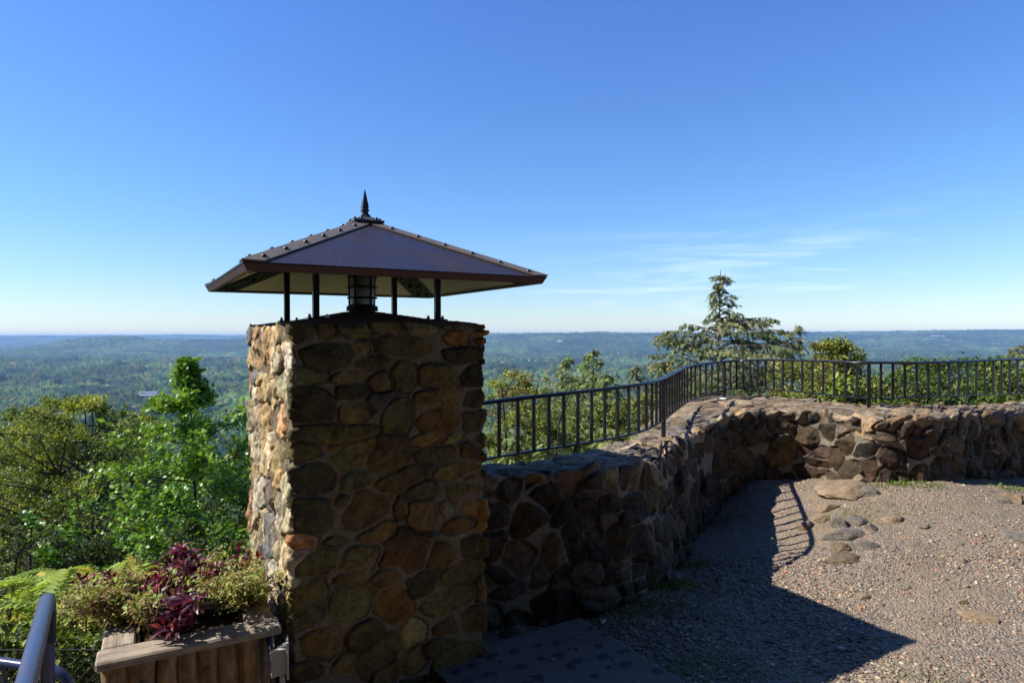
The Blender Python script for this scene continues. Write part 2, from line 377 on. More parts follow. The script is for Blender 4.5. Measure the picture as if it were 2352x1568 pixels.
def stone_eval(U, V, stones, seed, mortar=.012, bevel=.02, relief=.02, tilt=.12, rough=.006, pw=3.2, warp=.02, domek=.35, lim=1.14, ckw=.0042, rt=.22):
    """U,V flat arrays (m); stones rows cx,cy,hw,hh,ang,r,g,b. returns displacement, stone mask, tint"""
    S = np.array(stones, float); n = len(U)
    r = np.random.default_rng(seed + 5)
    rnd = r.uniform(-1, 1, (len(S), 6)); pl4 = r.uniform(-1, 1, (len(S), 4, 3))
    K = 7       # each stone outline is a convex polygon of up to seven straight sides
    tk = (np.arange(K)[None] + r.uniform(-.42, .42, (len(S), K))) * 2 * PI / K + r.uniform(0, 6.3, (len(S), 1))
    rk = r.uniform(.80, 1.12, (len(S), K)); KX = np.cos(tk) / rk; KY = np.sin(tk) / rk
    mv = mortar * np.clip(1.0 + 2.4 * fbm(U * 5.5, V * 5.5, o=2, s=seed + 21), .05, 3.2)
    crack = np.zeros(n)
    disp = np.zeros(n); mask = np.zeros(n); tint = np.zeros((n, 3))
    order = np.argsort(U, kind='stable')
    wu = fbm(U * 9, V * 9, o=3, s=seed) * warp; wv = fbm(U * 9 + 40, V * 9 + 7, o=3, s=seed + 3) * warp
    step = 12000
    for i in range(0, n, step):
        ix = order[i:i + step]; u = U[ix] + wu[ix]; v = V[ix] + wv[ix]
        lo, hi = U[ix].min() - .5, U[ix].max() + .5
        c = np.nonzero((S[:, 0] > lo) & (S[:, 0] < hi))[0]
        if len(c) < 2: continue
        s = S[c]; a = np.radians(s[:, 4]); ca, sa = np.cos(a), np.sin(a)
        dx = u[:, None] - s[None, :, 0]; dy = v[:, None] - s[None, :, 1]
        lx = (dx * ca + dy * sa) / s[:, 2]; ly = (-dx * sa + dy * ca) / s[:, 3]
        nn = lx * KX[c, 0] + ly * KY[c, 0]
        for kk in range(1, K): nn = np.maximum(nn, lx * KX[c, kk] + ly * KY[c, kk])
        nn = .72 * nn + .28 * (np.abs(lx) ** pw + np.abs(ly) ** pw) ** (1 / pw)
        j = np.argmin(nn, 1); rr = np.arange(len(ix)); n1 = nn[rr, j]
        nn[rr, j] = 9; n2 = nn.min(1)
        rad = np.sqrt(s[j, 2] * s[j, 3])
        e = np.minimum((n2 - n1) * .5 * rad - mv[ix] * .5, (lim - n1) * rad)
        st = sstep(0, bevel, e); q = rnd[c[j]]
        X = lx[rr, j]; Y = ly[rr, j]
        # every stone is cut by four random planes: flat broken faces with arrises between
        pk = pl4[c[j]]; cut = np.full(len(ix), 9.)
        for kk in range(4):
            cut = np.minimum(cut, pk[:, kk, 2] * .35 + .15 + pk[:, kk, 0] * X + pk[:, kk, 1] * Y)
        face = relief * (.6 + .4 * q[:, 0]) + rad * tilt * cut + rad * tilt * domek * (1 - np.minimum(n1, 1) ** 2)
        disp[ix] = st * face + (1 - st) * 0
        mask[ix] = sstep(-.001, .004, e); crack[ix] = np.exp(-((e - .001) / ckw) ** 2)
        tint[ix] = s[j, 5:8] * (1 + rt * q[:, 5:6])
    rg = fbm(U * 22, V * 22, o=4, s=seed + 9)
    rg2 = fbm(U * 7 + 3, V * 7, o=3, s=seed + 11)
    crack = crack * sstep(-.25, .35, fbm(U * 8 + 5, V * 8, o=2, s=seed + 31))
    disp = disp - crack * .008 + mask * rough * (rg + .8 * rg2) + (1 - mask) * rough * .35 * fbm(U * 40, V * 40, o=2, s=seed + 13)
    return disp, mask, np.clip(tint, 0, 1), crack

def grid_faces(nu, nv):
    a = np.arange(nu * nv).reshape(nu, nv)
    return np.stack([a[:-1, :-1], a[1:, :-1], a[1:, 1:], a[:-1, 1:]], -1).reshape(-1, 4)

def grid_normals(P):
    du = np.gradient(P, axis=0); dv = np.gradient(P, axis=1)
    n = np.cross(du, dv); l = np.linalg.norm(n, axis=2, keepdims=True)
    return n / np.maximum(l, 1e-9)

M_PILLAR = mat_stone('pillar_stone', mortar=(.155, .112, .06), var=.55, lich=.2)
M_WALL = mat_stone('wall_stone', mortar=(.22, .185, .145), var=.45, lich=.1)

TH = .54
EX = np.array([math.cos(TH), math.sin(TH)]); EY = np.array([-math.sin(TH), math.cos(TH)])
PC = np.array([-.843, 3.614]); PW, PD, PZ = .993, 1.083, 1.762

def build_pillar():
    root = empty('stone_pillar', (PC[0], PC[1], 0), 'square fieldstone pillar carrying a riveted metal roof', 'pillar')
    L = PC - EX * PW / 2 - EY * PD / 2
    # perimeter: left face (back->near), front, right, back
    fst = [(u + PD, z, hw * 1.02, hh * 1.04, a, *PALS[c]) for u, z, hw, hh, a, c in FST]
    st = []
    for s in fst:
        s = list(s)
        if s[0] - PD < .125:       # quoins wrap round the near-left corner
            s[0] -= .05; s[2] += .05
        if s[0] - PD > PW - .085:
            s[0] += .05; s[2] += .05
        st.append(tuple(s))
    st += [s for s in layout(-.1, PD - .12, -.2, 1.9, (.15, .27), (.12, .25), PAL_LEFT_LIT, 11, ang=24, jit=.5)]
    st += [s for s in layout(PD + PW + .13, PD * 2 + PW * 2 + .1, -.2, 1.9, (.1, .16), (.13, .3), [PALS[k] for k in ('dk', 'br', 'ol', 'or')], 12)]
    st += [(PD + x, -.05, .12, .06, 0, *PALS['dk']) for x in (.1, .35, .6)]
    tot = 2 * (PD + PW)
    us = np.concatenate([np.arange(0, PD + PW + .05, .0058), np.arange(PD + PW + .05, tot + .02, .02)])
    us[-1] = tot
    vs = np.arange(-.18, PZ + .001, .0058)
    U, V = np.meshgrid(us, vs, indexing='ij')
    d, m, t, ck = stone_eval(U.ravel(), V.ravel(), st, 21, mortar=.006, bevel=.008, relief=.016, tilt=.10, rough=.004, warp=.007, pw=3.2, domek=.0, lim=1.10, rt=.3)
    d = d.reshape(U.shape)
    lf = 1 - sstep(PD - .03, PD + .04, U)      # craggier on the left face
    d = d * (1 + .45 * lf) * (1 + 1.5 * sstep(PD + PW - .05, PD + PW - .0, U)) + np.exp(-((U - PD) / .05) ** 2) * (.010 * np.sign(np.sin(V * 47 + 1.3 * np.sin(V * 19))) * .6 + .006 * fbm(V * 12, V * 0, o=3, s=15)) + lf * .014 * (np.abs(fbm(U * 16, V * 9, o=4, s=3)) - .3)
    # tint holds painted light: left face paler as sunlit, front darker as shaded
    t = t.reshape(*U.shape, 3)
    c0 = L + EY * PD
    rad = .022
    def base(u):
        u = u % tot
        x = np.select([u < PD, u < PD + PW, u < 2 * PD + PW], [0 * u, u - PD, 0 * u + PW], tot - u)
        y = np.select([u < PD, u < PD + PW, u < 2 * PD + PW], [PD - u, 0 * u, u - PD - PW], 0 * u + PD)
        return x, y
    X = 0; Y = 0
    offs = (-rad, -rad / 2, 0, rad / 2, rad)
    for o in offs:
        x, y = base(us + o); X = X + x / 5; Y = Y + y / 5
    P = np.zeros((*U.shape, 3))
    P[..., 0] = (L[0] + X * EX[0] + Y * EY[0])[:, None]
    P[..., 1] = (L[1] + X * EX[1] + Y * EY[1])[:, None]
    P[..., 2] = V
    n = grid_normals(P)
    cc = P[..., :2] - PC
    sg = np.sign((n[..., :2] * cc).sum(-1, keepdims=True).mean())
    n = n * sg
    # stones on top row roll back a little, uneven top edge
    top = sstep(PZ - .03, PZ, V)
    P = P + n * (d - .012 - top * .012)[..., None]
    P[..., 2] += top * (.012 * fbm(U * 6, V * 0, o=3, s=5) + .004)
    P[-1] = P[0]
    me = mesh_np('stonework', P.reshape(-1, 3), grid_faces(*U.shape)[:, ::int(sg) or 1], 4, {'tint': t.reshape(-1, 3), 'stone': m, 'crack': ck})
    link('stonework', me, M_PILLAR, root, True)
    # reddish mortar cap rising to the lamp
    b = MB(); n_ = 10
    NN = 41
    g = np.linspace(-1, 1, NN)
    A, B = np.meshgrid(g, g, indexing='ij')
    r = np.maximum(np.abs(A), np.abs(B))
    ins = .012
    x = A * (PW / 2 - ins); y = B * (PD / 2 - ins)
    z = PZ + .004 + (1 - np.clip((r - .17) / .83, 0, 1)) ** 1.25 * .07 + .003 * fbm(A * 5, B * 5, o=3, s=8)
    z = np.where(r > .999, PZ - .04, z)
    Pp = np.stack([PC[0] + x * EX[0] + y * EY[0], PC[1] + x * EX[1] + y * EY[1], z], -1)
    me = mesh_np('mortar_cap', Pp.reshape(-1, 3), grid_faces(NN, NN), 4)
    link('mortar_cap', me, mat_simple('red_mortar', (.17, .08, .06), .9, .1, var=.4, scale=16), root, True)

def catmull(P, n):
    P = np.array(P, float); m = len(P)
    d = np.r_[0, np.cumsum(np.linalg.norm(np.diff(P[:, :2], axis=0), axis=1))]
    t = np.linspace(0, d[-1], n)
    out = np.zeros((n, P.shape[1]))
    tg = np.gradient(P, d, axis=0)
    k = np.clip(np.searchsorted(d, t, 'right') - 1, 0, m - 2)
    h = (d[k + 1] - d[k]); u = ((t - d[k]) / h)[:, None]; h = h[:, None]
    out = (2 * u**3 - 3 * u**2 + 1) * P[k] + (u**3 - 2 * u**2 + u) * h * tg[k] + (-2 * u**3 + 3 * u**2) * P[k + 1] + (u**3 - u**2) * h * tg[k + 1]
    return t, out


def build_wall():
    T = [(a[0], a[1], a[2], a[3], o[0], o[1]) for a, o in zip(WST, WOUT)]
    T = [(-.30, 3.80, .89, .88, -.62, 4.1)] + T
    ds = .0088
    L = catmull(T, 50)[0][-1]
    s, Q = catmull(T, int(L / ds))
    for _ in range(12): Q[1:-1] = (Q[:-2] + Q[1:-1] * 2 + Q[2:]) / 4
    I = Q[:, :2]; O = Q[:, 4:6]; zl = Q[:, 2]; zc = Q[:, 3]
    W = np.linalg.norm(O - I, axis=1); nh = (O - I) / W[:, None]
    t = np.arange(-1.12, 1.75, .0088)
    S, TT = np.meshgrid(s, t, indexing='ij')
    def prof(tt):
        w = W[:, None]
        x = np.where(tt < 0, tt * .06, np.minimum(tt, w))
        f = np.clip(tt / (w * .55), 0, 1)
        z = np.where(tt < 0, zl[:, None] + tt, zl[:, None] + (zc - zl)[:, None] * np.sin(f * PI / 2))
        z = z - np.where(tt > w, tt - w, 0)
        return x, z
    X = 0; Z = 0
    for o in (-.06, -.03, 0, .03, .06):
        a, b = prof(TT + o); X = X + a / 5; Z = Z + b / 5
    P = np.zeros((*S.shape, 3))
    P[..., 0] = I[:, 0:1] + X * nh[:, 0:1]; P[..., 1] = I[:, 1:2] + X * nh[:, 1:2]; P[..., 2] = Z
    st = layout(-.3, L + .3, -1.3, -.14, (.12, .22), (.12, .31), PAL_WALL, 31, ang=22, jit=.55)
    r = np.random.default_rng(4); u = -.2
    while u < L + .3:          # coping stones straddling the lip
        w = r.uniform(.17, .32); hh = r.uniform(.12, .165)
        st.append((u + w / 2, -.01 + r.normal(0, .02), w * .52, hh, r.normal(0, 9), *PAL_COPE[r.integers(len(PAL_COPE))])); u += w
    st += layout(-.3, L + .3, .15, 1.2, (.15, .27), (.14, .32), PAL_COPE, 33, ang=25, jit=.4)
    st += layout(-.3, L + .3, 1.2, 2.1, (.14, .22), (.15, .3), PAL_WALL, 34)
    d, m, ti, ck = stone_eval(S.ravel(), TT.ravel(), st, 41, mortar=.006, bevel=.010, relief=.036, tilt=.42, rough=.006, warp=.007, domek=.0, pw=3, lim=1.2, ckw=.0075, rt=.38)
    d = d * (1 - .45 * sstep(.10, .22, TT.ravel()))
    n = grid_normals(P)
    f = np.sign(n[:, 20, :2] @ np.array([0, -1.]) ).mean(); n = n * (1 if f > 0 else -1)
    P = P + n * (d.reshape(S.shape) - .03)[..., None]
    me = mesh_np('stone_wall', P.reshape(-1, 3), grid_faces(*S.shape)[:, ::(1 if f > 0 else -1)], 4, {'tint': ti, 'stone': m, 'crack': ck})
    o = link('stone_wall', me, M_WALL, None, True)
    tag(o, 'low curving fieldstone parapet wall with rounded coping stones below the black railing', 'stone wall')
    return I, zl

M_BLACK = mat_metal('black_painted_steel', (.009, .0095, .012), (.022, .017, .014), .3, 0, .38, .2, 12, bump=.08)

def build_rail():
    root = empty('railing', (RAILP[16][0], RAILP[16][1], .93), 'long black steel railing curving along the top of the stone wall', 'railing')
    pts = [tuple(p) for p in RAILP]
    # extrapolate into the pillar and out of the picture
    a, b = pts[0], pts[2]
    pts_l = [tuple(a[i] + (a[i] - b[i]) * k for i in range(4)) for k in (1.4,)]
    a, b = pts[-1], pts[-5]
    ext = [tuple(a[i] + (a[i] - b[i]) * k / 4 for i in range(4)) for k in range(1, 14)]
    allp = pts_l + pts + ext
    A = np.array(allp); B = A.copy()
    for _ in range(3): B[1:-1] = (B[:-2] + 2 * B[1:-1] + B[2:]) / 4
    B[34:38] = B[34:38]
    _, C = catmull(B, 420)
    up = (0, 0, 1)
    t = MB(); t.tube([(p[0], p[1], p[2]) for p in C], .0215, 12, sy=.62, up=up); t.build('top_rail', M_BLACK, root, True)
    t = MB(); t.tube([(p[0], p[1], p[3]) for p in C], .0165, 4, sy=.6, up=up, rot=PI / 4); t.build('bottom_rail', M_BLACK, root)
    wmat = mat_simple('white_grout', (.62, .6, .56), .9, .1)
    feet = {16: .83, 32: .94, 48: .975}
    n0 = 1
    for i in range(0, len(B)):
        k = i - n0
        if k < 1: continue
        p = B[i]; q = B[min(i + 1, len(B) - 1)] - B[i - 1]
        rz = math.atan2(q[1], q[0]); M = Matrix.Rotation(rz, 3, 'Z')
        ispost = k in feet or k == 66
        if ispost:
            z0 = feet.get(k, .95) - .06; t = MB()
            t.box((p[0], p[1], (z0 + p[2]) / 2), (.034, .034, p[2] - z0), M, .003); o = t.build('post', M_BLACK, root)
            if k == 48: continue
            t = MB(); t.lathe([(.055, 0), (.05, .008), (.028, .014)], 14, (p[0], p[1], z0 + .055)); t.build('grout_collar', wmat, root, True)
        else:
            t = MB(); t.box((p[0], p[1], (p[2] + p[3]) / 2), (.0195, .0195, p[2] - p[3]), M, .002); t.build('baluster', M_BLACK, root)

# ================================================================ metal roof
def build_roof():
    ZL = 1.97; hx, hy = .725, .743
    c = Vector((-.835, 3.66, 0)); th = .531
    ex = Vector((math.cos(th), math.sin(th), 0)); ey = Vector((-math.sin(th), math.cos(th), 0))
    apx = Vector((.012, .0, 0))
    root = empty('pyramid_roof', (c.x, c.y, ZL), 'dark riveted steel pyramid roof on four posts above the stone pillar', 'roof')
    def W(x, y, z): return c + ex * x + ey * y + Vector((0, 0, z))
    ap = 2.352
    plate = mat_metal('purple_brown_steel', (.028, .021, .026), (.05, .03, .024), .38, .2, .45, .7, 3.0, speck=.4, bump=.06)
    strip = mat_metal('weathered_steel_strip', (.115, .105, .09), (.2, .115, .055), .5, .25, .4, .6, 11)
    fas = mat_metal('rusty_brown_fascia', (.05, .024, .02), (.13, .045, .018), .5, .1, .4, .7, 8)
    green = mat_metal('dark_green_steel', (.012, .024, .017), (.02, .03, .018), .5, 0, .4, .3, 9)
    cream = mat_simple('cream_soffit', (.74, .68, .48), .7, .2, var=.05, scale=5)
    rivm = mat_metal('rivet_steel', (.05, .045, .06), (.2, .09, .04), .28, .4, .6, .3, 60)
    def cor(i, s=1.0, dz=0.0):
        sx, sy = ((-1, -1), (1, -1), (1, 1), (-1, 1))[i % 4]
        return sx * hx * s, sy * hy * s, dz
    et = ZL + .036          # top of eave
    over = .012
    A = W(.012, 0, ap)
    for i in range(4):
        a = cor(i); b_ = cor(i + 1)
        s = (hx + over) / hx
        p0 = W(a[0] * s, a[1] * s, et); p1 = W(b_[0] * s, b_[1] * s, et)
        n = (p1 - p0).cross(A - p0).normalized()
        if n.z < 0: n = -n
        m = MB(); th_ = .006
        q = [p0, p1, A]; lo = [v - Vector((0, 0, th_)) for v in q]
        m.add(q + lo, [(0, 1, 2), (5, 4, 3), (0, 3, 4, 1), (1, 4, 5, 2), (2, 5, 3, 0)])
        o = m.build('roof_panel', plate, root); fix_normals(o)
        # soffit: cream panel on the underside
        ins = .955
        s0 = W(a[0] * ins, a[1] * ins, ZL + .012); s1 = W(b_[0] * ins, b_[1] * ins, ZL + .012)
        Af = W(.012, 0, ap - .052)
        q = [s0, s1, Af]; hi = [v + Vector((0, 0, .006)) for v in q]
        m = MB(); m.add(q + hi, [(2, 1, 0), (3, 4, 5), (0, 1, 4, 3), (1, 2, 5, 4), (2, 0, 3, 5)])
        o = m.build('soffit_panel', cream, root); fix_normals(o)
        # fascia: leans in towards its lower lip, with a return flange
        s1f = s; s2f = .992
        f0t = W(a[0] * s1f, a[1] * s1f, et - .001); f1t = W(b_[0] * s1f, b_[1] * s1f, et - .001)
        f0b = W(a[0] * s2f, a[1] * s2f, ZL); f1b = W(b_[0] * s2f, b_[1] * s2f, ZL)
        g0 = W(a[0] * .95, a[1] * .95, ZL + .004); g1 = W(b_[0] * .95, b_[1] * .95, ZL + .004)
        h0 = W(a[0] * .95, a[1] * .95, ZL + .010); h1 = W(b_[0] * .95, b_[1] * .95, ZL + .010)
        i0 = W(a[0] * .985, a[1] * .985, ZL + .010); i1 = W(b_[0] * .985, b_[1] * .985, ZL + .010)
        j0 = W(a[0] * .998, a[1] * .998, et - .008); j1 = W(b_[0] * .998, b_[1] * .998, et - .008)
        m = MB(); ring0 = [f0t, f0b, g0, h0, i0, j0]; ring1 = [f1t, f1b, g1, h1, i1, j1]
        m.add(ring0 + ring1, [(k, (k + 1) % 6, 6 + (k + 1) % 6, 6 + k) for k in range(6)])
        o = m.build('fascia', fas, root); fix_normals(o)
        # hip angle strips on top with rivets
        H0 = W(a[0] * s, a[1] * s, et); d = (A - H0)
        outv = (H0 - W(0, 0, et)).normalized()
        m = MB(); w = .062
        hip = [H0 + Vector((0, 0, .010)) + outv * .006, A + Vector((0, 0, .010))]
        sides = []
        for nb in (i + 1, i + 3):
            bb = cor(nb); p2 = W(bb[0] * s, bb[1] * s, et)
            nf = (p2 - H0).cross(A - H0).normalized()
            if nf.z < 0: nf = -nf
            e = (p2 - H0).normalized()
            dd = d.normalized()
            perp = (e - dd * e.dot(dd)).normalized()
            off = e * (w / max(.2, perp.dot(e)))
            e0 = H0 + off + nf * .008; e1 = A + perp * w + nf * .008 - dd * .03
            e1 = A - dd * .05 + perp * w + nf * .008
            top = [hip[0], e0, e1, hip[1]]; bot = [v - nf * .007 for v in top]
            m.add(top + bot, [(0, 1, 2, 3), (7, 6, 5, 4), (0, 4, 5, 1), (1, 5, 6, 2), (2, 6, 7, 3), (3, 7, 4, 0)])
            sides.append((perp, nf, dd))
        so = m.build('hip_strip', strip, root); fix_normals(so)
        for perp, nf, dd in sides:
            for k in range(6):
                f = .085 + k * .148
                p = H0 + d * f + perp * .034 + nf * .009
                q = nf.to_track_quat('Z', 'Y').to_matrix()
                m = MB(); m.lathe([(.0125, -.002), (.0123, .004), (.0095, .0085), (.005, .0112), (.0012, .012)], 12, p, M=q)
                m.build('rivet', rivm, so, True)
        # green angle under the hip
        m = MB(); w2 = .075; ri = []
        H1 = W(a[0] * .955, a[1] * .955, ZL + .004); A1 = W(.012, 0, ap - .064); d1 = A1 - H1
        for nb in (i + 1, i + 3):
            bb = cor(nb); p2 = W(bb[0] * .955, bb[1] * .955, ZL + .004)
            nf = (p2 - H1).cross(A1 - H1).normalized()
            if nf.z > 0: nf = -nf
            e = (p2 - H1).normalized(); dd = d1.normalized(); perp = (e - dd * e.dot(dd)).normalized()
            off = e * (w2 / max(.2, perp.dot(e)))
            top = [H1, H1 + off, A1 - dd * .06 + perp * w2, A1]
            bot = [v + nf * .006 for v in top]
            m.add(top + bot, [(0, 1, 2, 3), (7, 6, 5, 4), (0, 4, 5, 1), (1, 5, 6, 2), (2, 6, 7, 3), (3, 7, 4, 0)])
            for k in range(6):
                ri.append((H1 + d1 * (.1 + k * .148) + perp * .035 + nf * .006, nf))
        go = m.build('hip_angle', green, root); fix_normals(go)
        for p, nf in ri:
            q = nf.to_track_quat('Z', 'Y').to_matrix()
            m = MB(); m.lathe([(.013, 0), (.013, .009), (.011, .010)], 6, p, M=q); m.lathe([(.0065, .01), (.0065, .02), (.005, .021)], 8, p, M=q)
            m.build('nut', M_BLACK, go)
    # top plate + finial
    slate = mat_metal('dark_blue_steel', (.045, .05, .058), (.05, .05, .05), .5, .1, .4, .2, 20)
    m = MB(); zt = 2.338; hw = .085
    pc = W(.012, 0, 0)
    def sq(h, z, r=th): return [Vector((pc.x, pc.y, z)) + ex * (h * a) + ey * (h * b) for a, b in ((-1, -1), (1, -1), (1, 1), (-1, 1))]
    secs = [(hw - .012, zt - .012), (hw, zt - .008), (hw, zt + .004), (.02, zt + .034)]
    vs = []; fs = []
    for h, z in secs: vs += sq(h, z)
    for k in range(len(secs) - 1):
        for j in range(4): fs.append((k * 4 + j, k * 4 + (j + 1) % 4, k * 4 + 4 + (j + 1) % 4, k * 4 + 4 + j))
    fs.append((3, 2, 1, 0)); fs.append(tuple(4 * (len(secs) - 1) + j for j in range(4)))
    m.add(vs, fs); tp = m.build('top_plate', slate, root); fix_normals(tp)
    for i in range(4):
        aa = [(-1, -1), (1, -1), (1, 1), (-1, 1)]
        a, b_ = aa[i], aa[(i + 1) % 4]
        for f in (.2, .8):
            x = (a[0] * (1 - f) + b_[0] * f) * hw * .84; y = (a[1] * (1 - f) + b_[1] * f) * hw * .84
            p = Vector((pc.x, pc.y, zt + .010)) + ex * x + ey * y
            m = MB(); m.lathe([(.0085, -.004), (.0092, .004), (.0075, .010), (.003, .0135)], 12, p); m.build('rivet', rivm, tp, True)
    z0 = zt + .022
    prof = [(.030, 0), (.0295, .016), (.026, .019), (.020, .028), (.0165, .036), (.0165, .041), (.0235, .044), (.0245, .049), (.022, .053), (.0165, .056), (.0195, .062), (.0205, .068), (.0195, .078), (.0105, .125), (.004, .160), (.0006, .174)]
    m = MB(); m.lathe([(r * 1.2, z * .95) for r, z in prof], 4, (pc.x, pc.y, z0), rot=th + PI / 4); m.build('finial', slate, root)
    # posts
    for a, b_ in ((-1, -1), (1, -1), (1, 1), (-1, 1)):
        h = .323; p = Vector((PC[0], PC[1], 0)) + Vector((*(EX * a * h + EY * b_ * h), 0))
        M = Matrix.Rotation(TH, 3, 'Z')
        zb = 1.782; zt_ = 2.13
        m = MB(); m.box((p.x, p.y, (zb + zt_) / 2), (.03, .03, zt_ - zb), M, .003); po = m.build('post', M_BLACK, root)
        m = MB(); m.box((p.x + EX[0] * .012 * -a, p.y + EX[1] * .012 * -a, zb + .004), (.115, .07, .010), M, .003); m.build('base_plate', M_BLACK, po)
        for q in (-1, 1):
            bp = p + Vector((*(EX * (q * .042 - .012 * a)), 0))
            m = MB(); m.lathe([(.009, 0), (.009, .012), (.006, .013), (.006, .02)], 6, (bp.x, bp.y, zb + .008)); m.build('bolt', mat_zinc, po)

mat_zinc = mat_simple('zinc', (.45, .43, .4), .45, .5, .6)

def build_lamp():
    x, y = PC[0] + .012, PC[1] + .005
    z = 1.835
    root = empty('caged_lamp', (x, y, z), 'cylindrical frosted lamp in a black wire cage on top of the pillar under the roof', 'lamp')
    bk = mat_metal('lamp_black', (.016, .014, .013), (.05, .03, .02), .5, 0, .4, .4, 20)
    m = MB(); m.lathe([(.068, -.006), (.07, .004), (.085, .006), (.088, .014), (.082, .019), (.086, .023), (.084, .032), (.07, .036), (.068, .042)], 28, (x, y, z)); m.build('lamp_base', bk, root, True)
    gm, nt, out = newmat('frosted_glass'); g = N(nt)
    b = g.bsdf((.5, .47, .4), .35, .5); b.inputs['Transmission Weight'].default_value = .35; g.l(b.outputs[0], out.inputs[0])
    m = MB(); m.lathe([(.064, .036), (.065, .06), (.065, .225), (.058, .25), (.03, .262)], 32, (x, y, z)); m.build('glass', gm, root, True)
    cage = MB()
    for dz in (.078, .136, .193):
        cage.tube([(x + .078 * math.cos(a), y + .078 * math.sin(a), z + dz) for a in [2 * PI * k / 28 for k in range(29)]], .0052, 6, cap=False)
    for k in range(5):
        a = 2 * PI * k / 5 + .62
        ca, sa = math.cos(a), math.sin(a)
        cage.tube([(x + .072 * ca, y + .072 * sa, z + .03), (x + .074 * ca, y + .074 * sa, z + .22), (x + .055 * ca, y + .055 * sa, z + .262), (x, y, z + .27)], .0055, 6)
    cage.build('cage', bk, root, True)
# ================================================================ ground
GC = np.array([(-.14, 3.4, -.03)] + GB + [(1.5, 3.5, .0), (2.2, 3.6, .0), (2.2, 4.68, .07), (3.4, 4.5, .1), (4.8, 4.8, .12), (1, 2.4, -.02), (3, 2.4, -.02), (5, 3, .02), (-1, 2, 0), (0, 2.9, -.01), (8, 3, 0), (0, -3, 0), (6, -3, 0), (-2, 3, -.05)])
def _rbf():
    d = np.hypot(GC[:, None, 0] - GC[None, :, 0], GC[:, None, 1] - GC[None, :, 1])
    n = len(GC); Am = np.zeros((n + 1, n + 1)); Am[:n, :n] = -d - 0.02 * np.eye(n); Am[:n, n] = 1; Am[n, :n] = 1
    return np.linalg.solve(Am, np.r_[GC[:, 2], 0])
_w = _rbf()
EDX = [-400, -40, -6, -2.2, -1.5, -.9] + [a for a, b in ED] + [20, 60, 400]
EDY = [0, 2, 2.9, 3.1, 4.0, 4.1] + [b for a, b in ED] + [14, 20, 60]
def ground_z(x, y, fine=True):
    x = np.asarray(x, float); y = np.asarray(y, float)
    xc = np.clip(x, -3, 9); yc = np.clip(y, -4, 8)
    z = np.full(x.shape, _w[-1])
    for (cx, cy, _), w in zip(GC, _w[:-1]): z = z - w * np.hypot(xc - cx, yc - cy)
    ed = np.interp(x, EDX, EDY)
    d = np.maximum(0, y - ed)
    z = z * (1 - sstep(0, 6, d)) - .52 * d - .12 * sstep(.0, .6, d)
    z = z - sstep(1.75, 2.4, -x) * .9
    if fine:
        inb = (1 - sstep(0, .5, d))
        z = z + .012 * fbm(x * 2.2, y * 2.2, o=4, s=50) * inb + .004 * fbm(x * 14, y * 14, o=3, s=51)
        z = z + .5 * fbm(x * .25, y * .25, o=3, s=52) * sstep(2, 12, d)
        # worn bedrock swelling through the gravel
        rk = np.exp(-(((x - 2.35) / .55) ** 2 + ((y - 4.9) / .6) ** 2))
        z = z + rk * .035 * np.clip(fbm(x * 5, y * 3.2, o=4, s=60), 0, 1)
    return z
def gz(x, y): return float(ground_z(np.array([x]), np.array([y]))[0])

def mat_ground():
    m, nt, out = newmat('gravel_ground'); g = N(nt); co = g.coord()
    n1 = g.noise(co, 1.6, 6, .6, .3); n2 = g.noise(co, 9, 5, .6); n3 = g.noise(co, 90, 4, .6)
    dirt = g.mix(n2, (.21, .152, .092), (.35, .265, .17))
    v = g.voro(co, 75)
    sep = g.n('ShaderNodeSeparateColor'); g.l(v.outputs['Color'], sep.inputs[0])
    pc = g.ramp(sep.outputs[0], [(0., (0.084, 0.077, 0.073)), (.22, (0.168, 0.147, 0.133)), (.42, (0.308, 0.245, 0.182)), (.6, (0.210, 0.175, 0.147)), (.76, (0.378, 0.322, 0.252)), (.9, (0.336, 0.154, 0.098)), (1., (0.476, 0.420, 0.350))], 'CONSTANT')
    v2 = g.voro(co, 150); sep2 = g.n('ShaderNodeSeparateColor'); g.l(v2.outputs['Color'], sep2.inputs[0])
    pc2 = g.ramp(sep2.outputs[1], [(0., (0.098, 0.087, 0.084)), (.3, (0.266, 0.203, 0.147)), (.6, (0.168, 0.147, 0.126)), (.8, (0.392, 0.329, 0.252))], 'CONSTANT')
    c = g.mix(g.ramp(n3, [(.42, 0.), (.58, .7)]), dirt, pc2)
    c = g.mix(g.ramp(n1, [(.38, .1), (.6, .75)]), c, pc)
    grass = g.ramp(g.noise(co, 2.6, 6, .7, .8), [(.63, 0.), (.7, .28)])
    c = g.mix(grass, c, (.12, .15, .05))
    att = g.attr('slope').outputs['Fac']
    c = g.mix(att, c, g.mix(n2, (.03, .045, .015), (.08, .07, .035)))
    h = g.math('SUBTRACT', g.math('MULTIPLY', n3, .7), g.math('MULTIPLY', v.outputs['Distance'], 1.4))
    h = g.math('ADD', h, n2)
    b = g.bsdf(c, .9, .2, 0, g.bump(h, .8, .012)); g.l(b.outputs[0], out.inputs[0]); return m

